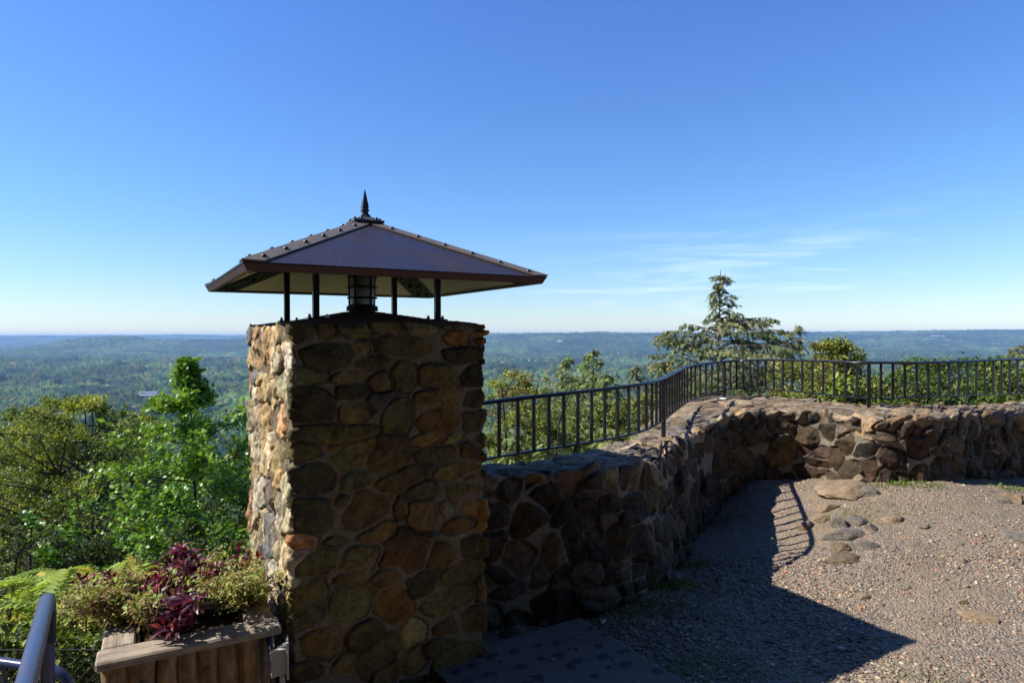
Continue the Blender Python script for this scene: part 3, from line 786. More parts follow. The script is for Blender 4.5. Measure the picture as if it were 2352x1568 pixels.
def build_ground():
    xs = np.r_[-400, -200, -100, -60, -40, np.arange(-30, -8, 2), np.arange(-8, -1.5, .3), np.arange(-1.5, 6.2, .03), np.arange(6.2, 14, .4), np.arange(14, 40, 2), 60, 100, 200, 400]
    ys = np.r_[-400, -100, -40, -20, -10, np.arange(-6, 1.5, .4), np.arange(1.5, 7.6, .03), np.arange(7.6, 14, .4), np.arange(14, 61, 2.5)]
    X, Y = np.meshgrid(xs, ys, indexing='ij')
    Z = ground_z(X, Y)
    ed = np.interp(X, EDX, EDY)
    sl = sstep(0, .5, Y - ed) * (1.0)
    sl = np.maximum(sl, sstep(1.7, 2.1, -X))
    me = mesh_np('ground', np.stack([X, Y, Z], -1).reshape(-1, 3), grid_faces(*X.shape), 4, {'slope': sl.ravel()})
    tag(link('ground', me, mat_ground(), None, True), kind='structure')

# ---- template scatter
def frames(D, Nn):
    """rows: local x,y,z axes; D = forward dir, Nn = approx normal"""
    D = D / np.maximum(np.linalg.norm(D, axis=1, keepdims=True), 1e-9)
    Z = Nn - D * (Nn * D).sum(1, keepdims=True)
    Z = Z / np.maximum(np.linalg.norm(Z, axis=1, keepdims=True), 1e-9)
    Y = np.cross(Z, D)
    return D, Y, Z

def scatter(name, tv, tf, Pp, D, Nn, S, C, mat, parent=None, smooth=False, extra=None):
    """tv (k,3) template verts (x forward, y side, z normal), tf (m,n) faces"""
    tv = np.array(tv, float); tf = np.array(tf, int)
    n = len(Pp); k = len(tv)
    X, Y, Z = frames(D, Nn)
    S = np.asarray(S, float)
    if S.ndim == 1: S = np.repeat(S[:, None], 3, 1)
    V = Pp[:, None, :] + (tv[None, :, 0:1] * S[:, None, 0:1]) * X[:, None, :] + (tv[None, :, 1:2] * S[:, None, 1:2]) * Y[:, None, :] + (tv[None, :, 2:3] * S[:, None, 2:3]) * Z[:, None, :]
    Fc = (tf[None] + (np.arange(n) * k)[:, None, None]).reshape(-1, tf.shape[1])
    Cc = np.repeat(C[:, None, :], k, 1).reshape(-1, 3)
    me = mesh_np(name, V.reshape(-1, 3), Fc, tf.shape[1], {'tint': Cc})
    return link(name, me, mat, parent, smooth)

def rvec(n, r): 
    v = r.normal(size=(n, 3)); return v / np.linalg.norm(v, axis=1, keepdims=True)

# leaf templates (unit length along x)
LEAF = ([(0, 0, 0), (.45, .3, .10), (1, 0, -.08), (.45, -.3, .10)], [(0, 1, 2), (0, 2, 3)])
OAK = ([(0, 0, 0), (.28, .12, .03), (.38, .40, .09), (.5, .14, .03), (.66, .34, .06), (.75, .1, 0), (1, 0, -.1), (.75, -.1, 0), (.66, -.34, .06), (.5, -.14, .03), (.38, -.40, .09), (.28, -.12, .03)],
       [(0, 1, 11), (1, 2, 3), (1, 3, 9), (1, 9, 11), (9, 10, 11), (3, 4, 5), (3, 5, 7), (3, 7, 9), (7, 8, 9), (5, 6, 7)])
LANCE = ([(0, 0, 0), (.3, .16, .05), (.3, 0, 0), (.3, -.16, .05), (.65, .13, .0), (.65, 0, -.05), (.65, -.13, .0), (1, 0, -.22)],
         [(0, 1, 2), (0, 2, 3), (1, 4, 5), (1, 5, 2), (2, 5, 6), (2, 6, 3), (4, 7, 5), (5, 7, 6)])
def _spray():
    v = []; f = []
    def strip(a, b_, w, z0, z1):
        a = np.array(a); b_ = np.array(b_); d = b_ - a; p = np.array([-d[1], d[0]]); p = p / np.linalg.norm(p) * w
        i = len(v)
        v.extend([(a[0] - p[0] * .6, a[1] - p[1] * .6, z0), (a[0] + p[0] * .6, a[1] + p[1] * .6, z0), (b_[0] + p[0] * .5, b_[1] + p[1] * .5, z1), (b_[0] - p[0] * .5, b_[1] - p[1] * .5, z1)])
        f.append((i, i + 1, i + 2, i + 3))
    strip((0, 0), (1, 0), .055, 0, -.22)
    for k in range(5):
        x = .1 + .17 * k; L = .46 * (1 - .14 * k)
        for s in (-1, 1):
            strip((x, 0), (x + L * .62, s * L * .72), .085, -.04 * k, -.04 * k - .10)
    return v, f
SPRAY = _spray()

def pebble_tpl():
    t = (1 + 5 ** .5) / 2
    v = np.array([(-1, t, 0), (1, t, 0), (-1, -t, 0), (1, -t, 0), (0, -1, t), (0, 1, t), (0, -1, -t), (0, 1, -t), (t, 0, -1), (t, 0, 1), (-t, 0, -1), (-t, 0, 1)], float)
    v /= np.linalg.norm(v[0])
    r = np.random.default_rng(3); v = v * r.uniform(.7, 1.15, (12, 1))
    f = [(0, 11, 5), (0, 5, 1), (0, 1, 7), (0, 7, 10), (0, 10, 11), (1, 5, 9), (5, 11, 4), (11, 10, 2), (10, 7, 6), (7, 1, 8), (3, 9, 4), (3, 4, 2), (3, 2, 6), (3, 6, 8), (3, 8, 9), (4, 9, 5), (2, 4, 11), (6, 2, 10), (8, 6, 7), (9, 8, 1)]
    return v, f

def inside_court(x, y):
    ix = [w[0] for w in WST]; iy = [w[1] for w in WST]
    lim = np.interp(x, [-.2] + sorted(ix), [3.2] + [b for a, b in sorted(zip(ix, iy))])
    ok = y < lim - .02
    # pillar & slab kept clear
    L = PC - EX * PW / 2 - EY * PD / 2
    u = (x - L[0]) * EX[0] + (y - L[1]) * EX[1]; v = (x - L[0]) * EY[0] + (y - L[1]) * EY[1]
    ok &= ~((u > -.3) & (u < PW + .02) & (v > -.4) & (v < PD))
    return ok

def in_slab(x, y):
    a = np.array([.455, 3.80]); d = -EY
    u = (x - a[0]) * EX[0] + (y - a[1]) * EX[1]; v = (x - a[0]) * d[0] + (y - a[1]) * d[1]
    return (u < .0) & (u > -.95) & (v > 0) & (v < 4), u, v

def build_gravel():
    r = np.random.default_rng(99)
    n = 82000
    y = r.uniform(2.4, 6.6, n); x = r.uniform(-.3, 6.0, n)
    y = np.where(r.random(n) < .55, 2.4 + (y - 2.4) * .62, y)
    k = inside_court(x, y) & (~in_slab(x, y)[0] | (r.random(n) < .05)) & (np.abs(x) < y * .86 + .3)
    dens = fbm(x * 1.1, y * 1.1, o=3, s=70)
    k &= r.random(n) < np.clip(.55 + .95 * dens, .10, 1)
    x, y = x[k], y[k]; n = len(x)
    s = .0048 + .0100 * r.random(n) ** 2.1; s = np.where(r.random(n) < .02, s * 1.9, s)
    z = ground_z(x, y) + s * .15
    z = np.where(in_slab(x, y)[0], .024 + s * .2, z)
    S = np.stack([s * r.uniform(.8, 1.7, n), s * r.uniform(.7, 1.2, n), s * r.uniform(.35, .75, n)], 1)
    D = np.stack([r.normal(size=n), r.normal(size=n), r.normal(size=n) * .15], 1); Nn = np.stack([r.normal(size=n) * .2, r.normal(size=n) * .2, np.ones(n)], 1)
    pal = np.array([(.12, .11, .10), (.20, .178, .15), (.28, .245, .2), (.36, .30, .23), (.30, .23, .17), (.42, .38, .32), (.24, .18, .14), (.17, .15, .15), (.52, .47, .40), (.40, .17, .10), (.30, .15, .13)])
    p = np.array([4, 4.5, 4, 3.2, 3, 1.1, 3, 3, .35, .3, .6]); p /= p.sum()
    C = np.array([1.1, 1.02, .90]) * pal[r.choice(len(pal), n, p=p)] * r.uniform(.7, 1.3, (n, 1))
    tv, tf = pebble_tpl()
    m, nt, out = newmat('pebble'); g = N(nt); nn = g.noise(g.coord(), 150, 3, .6)
    c = g.mix(1.0, g.attr('tint').outputs['Color'], g.ramp(nn, [(.3, .7), (.7, 1.25)]), 'MULTIPLY')
    b = g.bsdf(c, .82, .25); g.l(b.outputs[0], out.inputs[0])
    tag(scatter('gravel', tv, tf, np.stack([x, y, z], 1), D, Nn, S, C, m), 'loose grey, tan and reddish gravel strewn over the courtyard ground', 'gravel', kind='stuff')

def rock_mesh(size, seed, sub=4, flat=.6, crack=0):
    import bmesh
    bm = bmesh.new(); bmesh.ops.create_icosphere(bm, subdivisions=sub, radius=1)
    V = np.array([v.co[:] for v in bm.verts]); r = np.random.default_rng(seed)
    for _ in range(22):     # planar chops give facets
        n = rvec(1, r)[0]; n[2] *= .7; d = r.uniform(.45, .82)
        t = V @ n - d; V = V - np.maximum(t, 0)[:, None] * n * .85
    V = V * (1 + .07 * fbm(V[:, 0] * 2.2 + seed, V[:, 1] * 2.2, V[:, 2] * 2.2, o=4, s=seed))[:, None]
    V = V + .05 * fbm(V[:, 0] * 6, V[:, 1] * 9, V[:, 2] * 9 + seed, o=3, s=seed + 1)[:, None] * V
    V = V * np.array(size)
    V[:, 2] = np.where(V[:, 2] > 0, V[:, 2], V[:, 2] * .6)
    Fc = np.array([[v.index for v in f.verts] for f in bm.faces]); bm.free()
    return V, Fc

def build_rocks():
    def rmat(name, a, b_):
        m, nt, out = newmat(name); g = N(nt); co = g.coord()
        n = g.noise(co, 9, 6, .65, .4); n2 = g.noise(co, 60, 4, .6)
        c = g.mix(g.ramp(n, [(.35, 0.), (.65, 1.)]), a, b_); c = g.mix(1.0, c, g.ramp(n2, [(.3, .7), (.7, 1.25)]), 'MULTIPLY')
        b = g.bsdf(c, .85, .2, 0, g.bump(g.math('ADD', n, n2), .6, .012)); g.l(b.outputs[0], out.inputs[0]); return m
    tan = rmat('tan_rock', (.18, .13, .08), (.30, .22, .145)); grey = rmat('grey_rock', (.10, .09, .078), (.24, .205, .16)); brn = rmat('brown_rock', (.10, .075, .05), (.2, .145, .09))
    # (px, py, half width px, half height factor, mat, label)
    rows = [(1955, 1131, 62, .25, tan, 'broad low tan boulder half buried just in front of the wall, beside the shadow edge'),
            (2000, 1136, 26, .35, grey, 'cracked grey-brown rock pressed against the right end of the broad tan boulder'),
            (1975, 1107, 22, .5, tan, 'tan pointed rock at the foot of the wall, left of the rounded one'),
            (2035, 1103, 26, .5, tan, 'rounded tan rock at the wall foot beside a grass tuft'),
            (2093, 1102, 22, .75, brn, 'upright brown rock at the wall foot between two grass tufts'),
            (2197, 1098, 19, .85, brn, 'pale-edged brown rock standing against the wall foot further right'),
            (2150, 1101, 16, .5, brn, 'small dark rock at the wall foot right of the grass tufts'),
            (2330, 1152, 26, .4, tan, 'smooth tan rock near the right edge of the picture'),
            (2308, 1155, 18, .35, grey, 'flat grey-tan rock left of the smooth one near the right edge'),
            (1905, 1170, 26, .25, tan, 'flat tan rock straddling the rail shadow'),
            (1898, 1192, 24, .3, tan, 'tan lump of rock beside the rail shadow, next to the grey outcrop'),
            (1929, 1208, 26, .5, grey, 'grey angular rock at the upper end of the outcrop'),
            (1975, 1203, 36, .3, grey, 'long low grey rock beside the angular one in the outcrop'),
            (1960, 1237, 50, .22, grey, 'pale grey bedrock ledge in the middle of the gravel'),
            (1985, 1262, 32, .35, grey, 'dark-edged flat slab of rock casting a shadow on the gravel'),
            (1935, 1262, 28, .3, brn, 'brown crumbly rock at the lower left of the outcrop'),
            (2005, 1219, 17, .5, grey, 'small dark grey rock at the right of the outcrop'),
            (1850, 1213, 22, .4, tan, 'tan rock lying half inside the rail shadow'),
            (2127, 1212, 16, .35, grey, 'low grey stone alone in the gravel right of the outcrop'),
            (2060, 1196, 26, .25, tan, 'tan bedrock hump in the gravel behind the outcrop'),
            (1945, 1290, 45, .16, brn, 'worn flat bedrock patch below the outcrop'),
            (2345, 1238, 34, .2, grey, 'bluish grey flat rock at the right edge of the picture'),
            (2215, 1290, 9, .6, grey, 'small dark pointed stone alone in the gravel'),
            (2250, 1419, 40, .14, tan, 'flat tan bedrock patch at lower right'),
            (1250, 1435, 24, .5, brn, 'loose stone at the wall foot beside the paved slab'),
            (1190, 1462, 34, .35, brn, 'flat stone wedged between wall and paved slab'),
            (1437, 1412, 8, .6, tan, 'small pale stone in the shade near the wall foot'),
            (2215, 1385, 12, .4, tan, 'small pale rock in the open gravel at right'),
            (1985, 1372, 16, .3, tan, 'small flat tan rock by the tip of the lower shadow edge')]
    for k, (px, py, hw, hf, mt, lab) in enumerate(rows):
        # walk the view ray to the ground
        d = 3.0
        for _ in range(60):
            p = at(px, py, d); e = p.z - gz(p.x, p.y)
            if e < .002: break
            d += max(.01, e * 1.1)
        w = hw / F * d * 1.4
        V, Fc = rock_mesh((w, w * .7, w * min(.8, hf * 1.5 + .05)), 200 + k * 7)
        a = random.uniform(-.4, .4); c_, s_ = math.cos(a), math.sin(a)
        V = np.stack([V[:, 0] * c_ - V[:, 1] * s_, V[:, 0] * s_ + V[:, 1] * c_, V[:, 2]], 1)
        me = mesh_np('rock', V, Fc, 3)
        o = link('rock', me, mt, None, True); o.location = (p.x, p.y + w * .2, gz(p.x, p.y) - w * hf * .3)
        try: me.set_sharp_from_angle(angle=R(28))
        except Exception: pass
        tag(o, lab, 'rock', 'rocks lying in the gravel courtyard')

def build_slab():
    a = np.array([.455, 3.80]); d = -EY
    us = np.arange(-1.0, .001, .012); vs = np.arange(-.1, 3.2, .012)
    U, V = np.meshgrid(us, vs, indexing='ij')
    r = np.random.default_rng(12); cob = []
    for i in range(8):
        for j in range(24):
            if r.random() < .14: continue
            cob.append((-.93 + i * .125 + r.normal(0, .02) + (j % 2) * .05, .08 + j * .135 + r.normal(0, .02), r.uniform(.022, .042), r.uniform(.018, .03), r.uniform(-30, 30)))
    cob.append((-.42, .72, .085, .045, 10)); cob.append((-.7, 1.3, .08, .05, -20))
    st = np.array(cob); u = U.ravel(); v = V.ravel(); best = np.full(len(u), 9.)
    wu = fbm(u * 25, v * 25, o=2, s=5) * .006
    for cx, cy, hw, hh, an in cob:
        an = math.radians(an); ca, sa = math.cos(an), math.sin(an)
        q = np.abs(((u + wu - cx) * ca + (v - cy) * sa) / hw) ** 2.4 + np.abs((-(u - cx) * sa + (v + wu - cy) * ca) / hh) ** 2.4
        best = np.minimum(best, q)
    ms = 1 - sstep(.8, 1.15, best)
    z = .022 + .003 * fbm(u * 3, v * 3, o=3, s=2) + ms * .007 - np.clip(1 - np.abs(best - 1.1) * 4, 0, 1) * .003
    edge = (u > -.012) | (v < -.09)
    z = np.where(edge, -.14, z)
    X = a[0] + u * EX[0] + v * d[0]; Y = a[1] + u * EX[1] + v * d[1]
    m, nt, out = newmat('slab'); g = N(nt); co = g.coord(); n = g.noise(co, 120, 4, .6); n2 = g.noise(co, 6, 5, .6)
    c = g.mix(g.attr('stone').outputs['Fac'], g.mix(n, (.13, .095, .075), (.22, .165, .13)), g.mix(n2, (.03, .033, .04), (.07, .07, .08)))
    c = g.mix(g.ramp(n2, [(.3, .4), (.6, 0.)]), c, (.1, .075, .055))
    b = g.bsdf(c, .8, .3, 0, g.bump(n, .4, .004)); g.l(b.outputs[0], out.inputs[0])
    me = mesh_np('path', np.stack([X, Y, z], 1), grid_faces(*U.shape)[:, ::-1], 4, {'stone': ms})
    tag(link('path', me, m, None, True), kind='structure')

M_GRASS = mat_leaf('grass_blades', .5, .3, .3)
def build_grass():
    r = np.random.default_rng(31)
    P = []; S = []
    def clump(x, y, rad, n, h):
        q = r.normal(size=(n, 2)) * rad * np.array([1.3, .8])
        for a, b_ in q: P.append((x + a, y + b_)); S.append(h * r.uniform(.5, 1.2))
    spots = [(1450, 1345, .10, 300, .03), (1540, 1540, .0, 0, 0)]
    for px, py, rad, n, h in [(2012, 1116, .05, 90, .03), (2062, 1112, .045, 150, .05), (2075, 1120, .07, 90, .02), (2137, 1114, .07, 170, .038), (2215, 1106, .08, 60, .02), (2270, 1106, .12, 110, .022), (2345, 1125, .1, 260, .04),
                              (1953, 1187, .12, 320, .035), (1990, 1196, .1, 180, .02), (2040, 1160, .12, 260, .02), (2075, 1183, .12, 220, .02), (2150, 1170, .12, 200, .018), (2200, 1215, .1, 160, .016), (2110, 1255, .08, 120, .015), (2290, 1180, .1, 150, .02), (2165, 1258, .08, 90, .015), (2270, 1360, .07, 120, .016), (2140, 1430, .06, 140, .016), (2110, 1560, .09, 260, .022), (2335, 1290, .07, 70, .014),
                              (1470, 1395, .12, 420, .045), (1530, 1345, .12, 420, .055), (1580, 1300, .10, 300, .05), (1650, 1195, .08, 200, .04), (1400, 1440, .10, 200, .03), (1600, 1520, .12, 420, .028), (1660, 1555, .14, 420, .028), (1480, 1485, .08, 160, .02), (1720, 1520, .1, 160, .02), (1900, 1090, .1, 100, .02), (2000, 1156, .08, 90, .02)]:
        d = 2.6
        for _ in range(80):
            p = at(px, py, d); e = p.z - gz(p.x, p.y)
            if e < .003: break
            d += max(.01, e * 1.05)
        clump(p.x, p.y, rad, n, h)
    # sparse random tufts
    for _ in range(90):
        x = r.uniform(1.5, 5.6); y = r.uniform(2.9, 5.5)
        if fbm(np.array([x * 1.4]), np.array([y * 1.4]), o=2, s=77)[0] > .1: clump(x, y, .045, int(r.integers(15, 50)), .014)
    P = np.array(P); S = np.array(S); k = inside_court(P[:, 0], P[:, 1]) & ~in_slab(P[:, 0], P[:, 1])[0]
    P = P[k]; S = S[k]; n = len(P); z = ground_z(P[:, 0], P[:, 1])
    D = np.stack([r.normal(size=n) * .7, r.normal(size=n) * .7, np.ones(n)], 1)
    C = np.array([(.16, .24, .05)]) * r.uniform(.5, 1.3, (n, 1)) * np.stack([r.uniform(.8, 1.5, n), np.ones(n), np.ones(n)], 1)
    tpl = ([(0, .08, 0), (0, -.08, 0), (.6, -.06, .08), (.6, .06, .08), (1, 0, .3)], [(0, 1, 2, 3), (3, 2, 4, 4)])
    tv = tpl[0]; 
    tf = [(0, 1, 2), (0, 2, 3), (3, 2, 4)]
    tag(scatter('grass', tv, tf, np.c_[P, z - .003], D, rvec(n, r), S, C, M_GRASS), 'low green grass and weeds sprouting in the gravel and along the wall foot', 'grass', kind='stuff')
# ================================================================ vegetation
M_LEAF = mat_leaf('broad_leaf', .5, .34, .3)
M_OAK = mat_leaf('glossy_leaf', .38, .32, .42)
M_HEM = mat_leaf('hemlock_needles', .5, .22, .3, (1.2, 1.2, .6))
M_RED = mat_leaf('burgundy_leaf', .4, .22, .35, (2.0, .5, .6))
M_VINE = mat_leaf('pale_vine_leaf', .5, .35, .3, (1.2, 1.2, .5))
M_BARK = mat_bark('grey_bark', (.07, .055, .045), (.22, .19, .16))
M_BARKD = mat_bark('dark_bark', (.035, .028, .022), (.11, .09, .07))

def bez(a, b, c, n):
    return [a * ((1 - t) ** 2) + b * (2 * t * (1 - t)) + c * (t * t) for t in [i / (n - 1) for i in range(n)]]

def jitter_cols(pal, n, r, amt=.25, ids=None):
    pal = np.array(pal)
    if ids is None: c = pal[r.integers(len(pal), size=n)]
    else:
        cl = r.integers(len(pal), size=ids.max() + 1); k = cl[ids]
        sw = r.random(n) < .35; k = np.where(sw, r.integers(len(pal), size=n), k); c = pal[k]
        c = c * (1 + .18 * r.uniform(-1, 1, ids.max() + 1)[ids][:, None])
    return np.clip(c * (1 + amt * r.uniform(-1, 1, (n, 1))), 0, 1)

def broad_tree(name, label, cat, group, base, cx, cy, z0, z1, prof, nl, nt_, nleaf, ls, pal, seed, tpl=LEAF, mat=None, bark=None, tr=.06, droop=0., tw=.55, clump=.5, multi=1, bare=0, tb=.08, gam=.8, fp=.85):
    """prof: list (f, radius) from crown bottom to top"""
    r = np.random.default_rng(seed)
    root = empty(name, base, label, cat, group)
    base = Vector(base); m = MB()
    fz, fr = zip(*prof)
    stems = []
    for k in range(multi):
        off = Vector((r.normal(0, .25), r.normal(0, .25), 0)) * (multi > 1)
        topo = Vector((cx, cy, z1 - (z1 - z0) * .04)) + off * 2.2 * (multi > 1)
        midp = (base + topo) / 2 + Vector((r.normal(0, .12), r.normal(0, .12), 0))
        pts = bez(base + off * .3, midp, topo, 12); stems.append(pts)
        m.tube(pts, [tr * (1 - .9 * i / 11) + .004 for i in range(12)], 7)
    TW = []; ids = []
    for i in range(nl):
        f = (i + r.random()) / nl; f = f ** fp
        R = np.interp(f, fz, fr)
        az = i * 2.399 + r.normal(0, .3); rr = R * r.choice([.5, .8, 1.0, 1.18], p=[.2, .3, .35, .15])
        tip = Vector((cx + math.cos(az) * rr, cy + math.sin(az) * rr, z0 + (z1 - z0) * f + R * .10 * r.normal()))
        st = stems[i % multi]
        hz = tip.z - rr * r.uniform(.35, .8)
        j = min(range(12), key=lambda q: abs(st[q].z - hz)); a = st[j]
        mid = (a + tip) / 2 + Vector((0, 0, (r.uniform(-.05, .12) - droop) * rr))
        lp = bez(a, mid, tip, 7)
        m.tube(lp, [max(.0035, tr * .33 * (1 - .85 * q / 6) * min(1, .4 + rr)) for q in range(7)], 5)
        for q in range(nt_):
            t = .3 + .7 * (q + r.random()) / nt_; k = min(5, int(t * 6)); p = lp[k].lerp(lp[k + 1], t * 6 - k)
            dv = Vector(rvec(1, r)[0]); dv.z = abs(dv.z) * .6 + .05 - droop
            e = p + dv * (R * .2 + tb) * tw * 1.6 * r.uniform(.4, 1.2)
            TW.append((p, e)); ids.append(i)
            if q % 2 == 0 or bare: m.tube([p, (p + e) / 2 + Vector((0, 0, .01)), e], [.004, .003, .0018], 3, cap=False)
        for _ in range(bare):
            p = lp[3]; dv = Vector(rvec(1, r)[0]); dv.z = abs(dv.z)
            m.tube([p, p + dv * rr * .4], [.006, .002], 3, cap=False)
    m.build('trunk', bark or M_BARK, root, True)
    A = np.array([a[:] for a, b_ in TW]); B = np.array([b_[:] for a, b_ in TW]); ids = np.array(ids)
    w = r.gamma(gam, 1, len(A)); k = r.choice(len(A), nleaf, p=w / w.sum())
    t = r.random(nleaf) ** .7
    P = A[k] + (B[k] - A[k]) * t[:, None] + r.normal(size=(nleaf, 3)) * clump * ls * 1.3
    D = (B[k] - A[k]); D = D / np.linalg.norm(D, axis=1, keepdims=True) + rvec(nleaf, r) * 1.1; D[:, 2] -= .25
    Nn = rvec(nleaf, r) * .75 + np.array([-.15, 0, .8])
    C = jitter_cols(pal, nleaf, r, .22, ids[k])
    scatter('crown', tpl[0], tpl[1], P, D, Nn, ls * r.uniform(.6, 1.2, nleaf), C, mat or M_LEAF, root)
    return root

def hemlock(name, label, cat, group, base, top, env, nl, ls, seed, pal, lean=None, dens=1.0, tr=.05, zmin=None, f0=.3):
    """env: list (height fraction, left reach, right reach)"""
    r = np.random.default_rng(seed)
    root = empty(name, base, label, cat, group)
    base = Vector(base); top = Vector(top); m = MB()
    mid = (base + top) / 2 + (Vector(lean) if lean else Vector((0, 0, 0)))
    st = bez(base, mid, top, 20)
    m.tube(st, [tr * (1 - .93 * i / 19) + .002 for i in range(20)], 7)
    ef, el, er = zip(*env)
    P = []; D = []; S = []; I = []
    def spray_line(pts, sz, idx, n):
        for q in range(n):
            t = .12 + .88 * (q + r.random()) / n; k = min(len(pts) - 2, int(t * (len(pts) - 1))); f = t * (len(pts) - 1) - k
            p = pts[k].lerp(pts[k + 1], min(1, f)); d = (pts[k + 1] - pts[k]).normalized()
            s = 1 if q % 2 else -1
            side = d.cross(Vector((0, 0, 1))); 
            if side.length < .01: side = Vector((1, 0, 0))
            side.normalize()
            dv = d * r.uniform(.2, .9) + side * s * r.uniform(.2, 1.) + Vector((0, 0, -r.uniform(.1, .95)))
            P.append(p[:]); D.append(dv.normalized()[:]); S.append(sz * r.uniform(.6, 1.3)); I.append(idx)
        P.append(pts[-1][:]); D.append((pts[-1] - pts[-2]).normalized()[:]); S.append(sz); I.append(idx)
    for i in range(nl):
        f = f0 + (1 - f0) * ((i + r.random()) / nl) ** .95
        f = min(f, .988)
        az = r.uniform(0, 2 * PI) if i % 3 else (r.choice([0, PI]) + r.normal(0, .35))
        c = math.cos(az); L = np.interp(f, ef, er) if c > 0 else np.interp(f, ef, el)
        Lz = np.interp(f, ef, [(a + b_) / 2 for a, b_ in zip(el, er)])
        L = (L * abs(c) + Lz * (1 - abs(c))) * r.choice([.3, .6, .9, 1.18], p=[.2, .25, .3, .25])
        k = f * 19; k0 = min(18, int(k)); a = st[k0].lerp(st[k0 + 1], k - k0)
        if zmin is not None and a.z < zmin: continue
        dv = Vector((c, math.sin(az), 0)); rise = r.uniform(.05, .5)
        tip = a + dv * L + Vector((0, 0, L * (rise - .12)))
        pts = bez(a, a + dv * L * .55 + Vector((0, 0, L * rise)), tip, 8)
        m.tube(pts, [max(.002, tr * .28 * (1 - q / 7.6)) for q in range(8)], 4, cap=False)
        n2 = max(2, int(L / .13 * dens))
        for q in range(n2):
            t = .22 + .75 * (q + r.random()) / n2; k0 = min(6, int(t * 7)); p = pts[k0].lerp(pts[k0 + 1], t * 7 - k0)
            s = 1 if q % 2 else -1
            side = dv.cross(Vector((0, 0, 1))) * s
            ln = L * .42 * (1.05 - t) + .09
            e = p + (dv * .6 + side * r.uniform(.4, 1.1) + Vector((0, 0, -r.uniform(0, .55)))) * ln
            sp = bez(p, (p + e) / 2 + Vector((0, 0, ln * .12)), e, 4)
            m.tube(sp, [.0035, .003, .002, .0015], 3, cap=False)
            spray_line(sp, ls, i, max(2, int(ln / .035 * dens)))
        spray_line(pts[4:], ls, i, max(2, int(L / .06 * dens)))
    m.build('trunk', M_BARK, root, True)
    P = np.array(P); D = np.array(D); S = np.array(S); I = np.array(I); n = len(P)
    P = P + r.normal(size=P.shape) * .012
    Nn = rvec(n, r) * .55 + np.array([0, 0, 1.])
    C = jitter_cols(pal, n, r, .25, I)
    scatter('crown', SPRAY[0], SPRAY[1], P, D, Nn, S, C, M_HEM, root)
    return root

G_OLIVE = [(.20, .27, .035), (.27, .32, .045), (.15, .21, .035), (.32, .33, .055), (.12, .18, .035)]
G_OAK = [(.15, .29, .035), (.19, .34, .04), (.11, .23, .03), (.24, .38, .05)]
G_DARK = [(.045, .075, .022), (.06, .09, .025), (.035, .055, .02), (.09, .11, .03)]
G_YEL = [(.26, .27, .06), (.2, .23, .05), (.33, .3, .07), (.16, .2, .045)]
G_MID = [(.10, .17, .035), (.14, .21, .045), (.08, .13, .03), (.2, .24, .06)]
G_HEM = [(.14, .17, .06), (.18, .20, .07), (.11, .14, .06), (.24, .22, .08), (.15, .19, .08)]
G_HEML = [(.17, .24, .055), (.21, .27, .06), (.12, .18, .045), (.26, .28, .08)]
G_RUST = [(.30, .20, .07), (.28, .28, .07), (.22, .26, .06), (.30, .28, .09), (.16, .21, .05), (.2, .26, .05)]

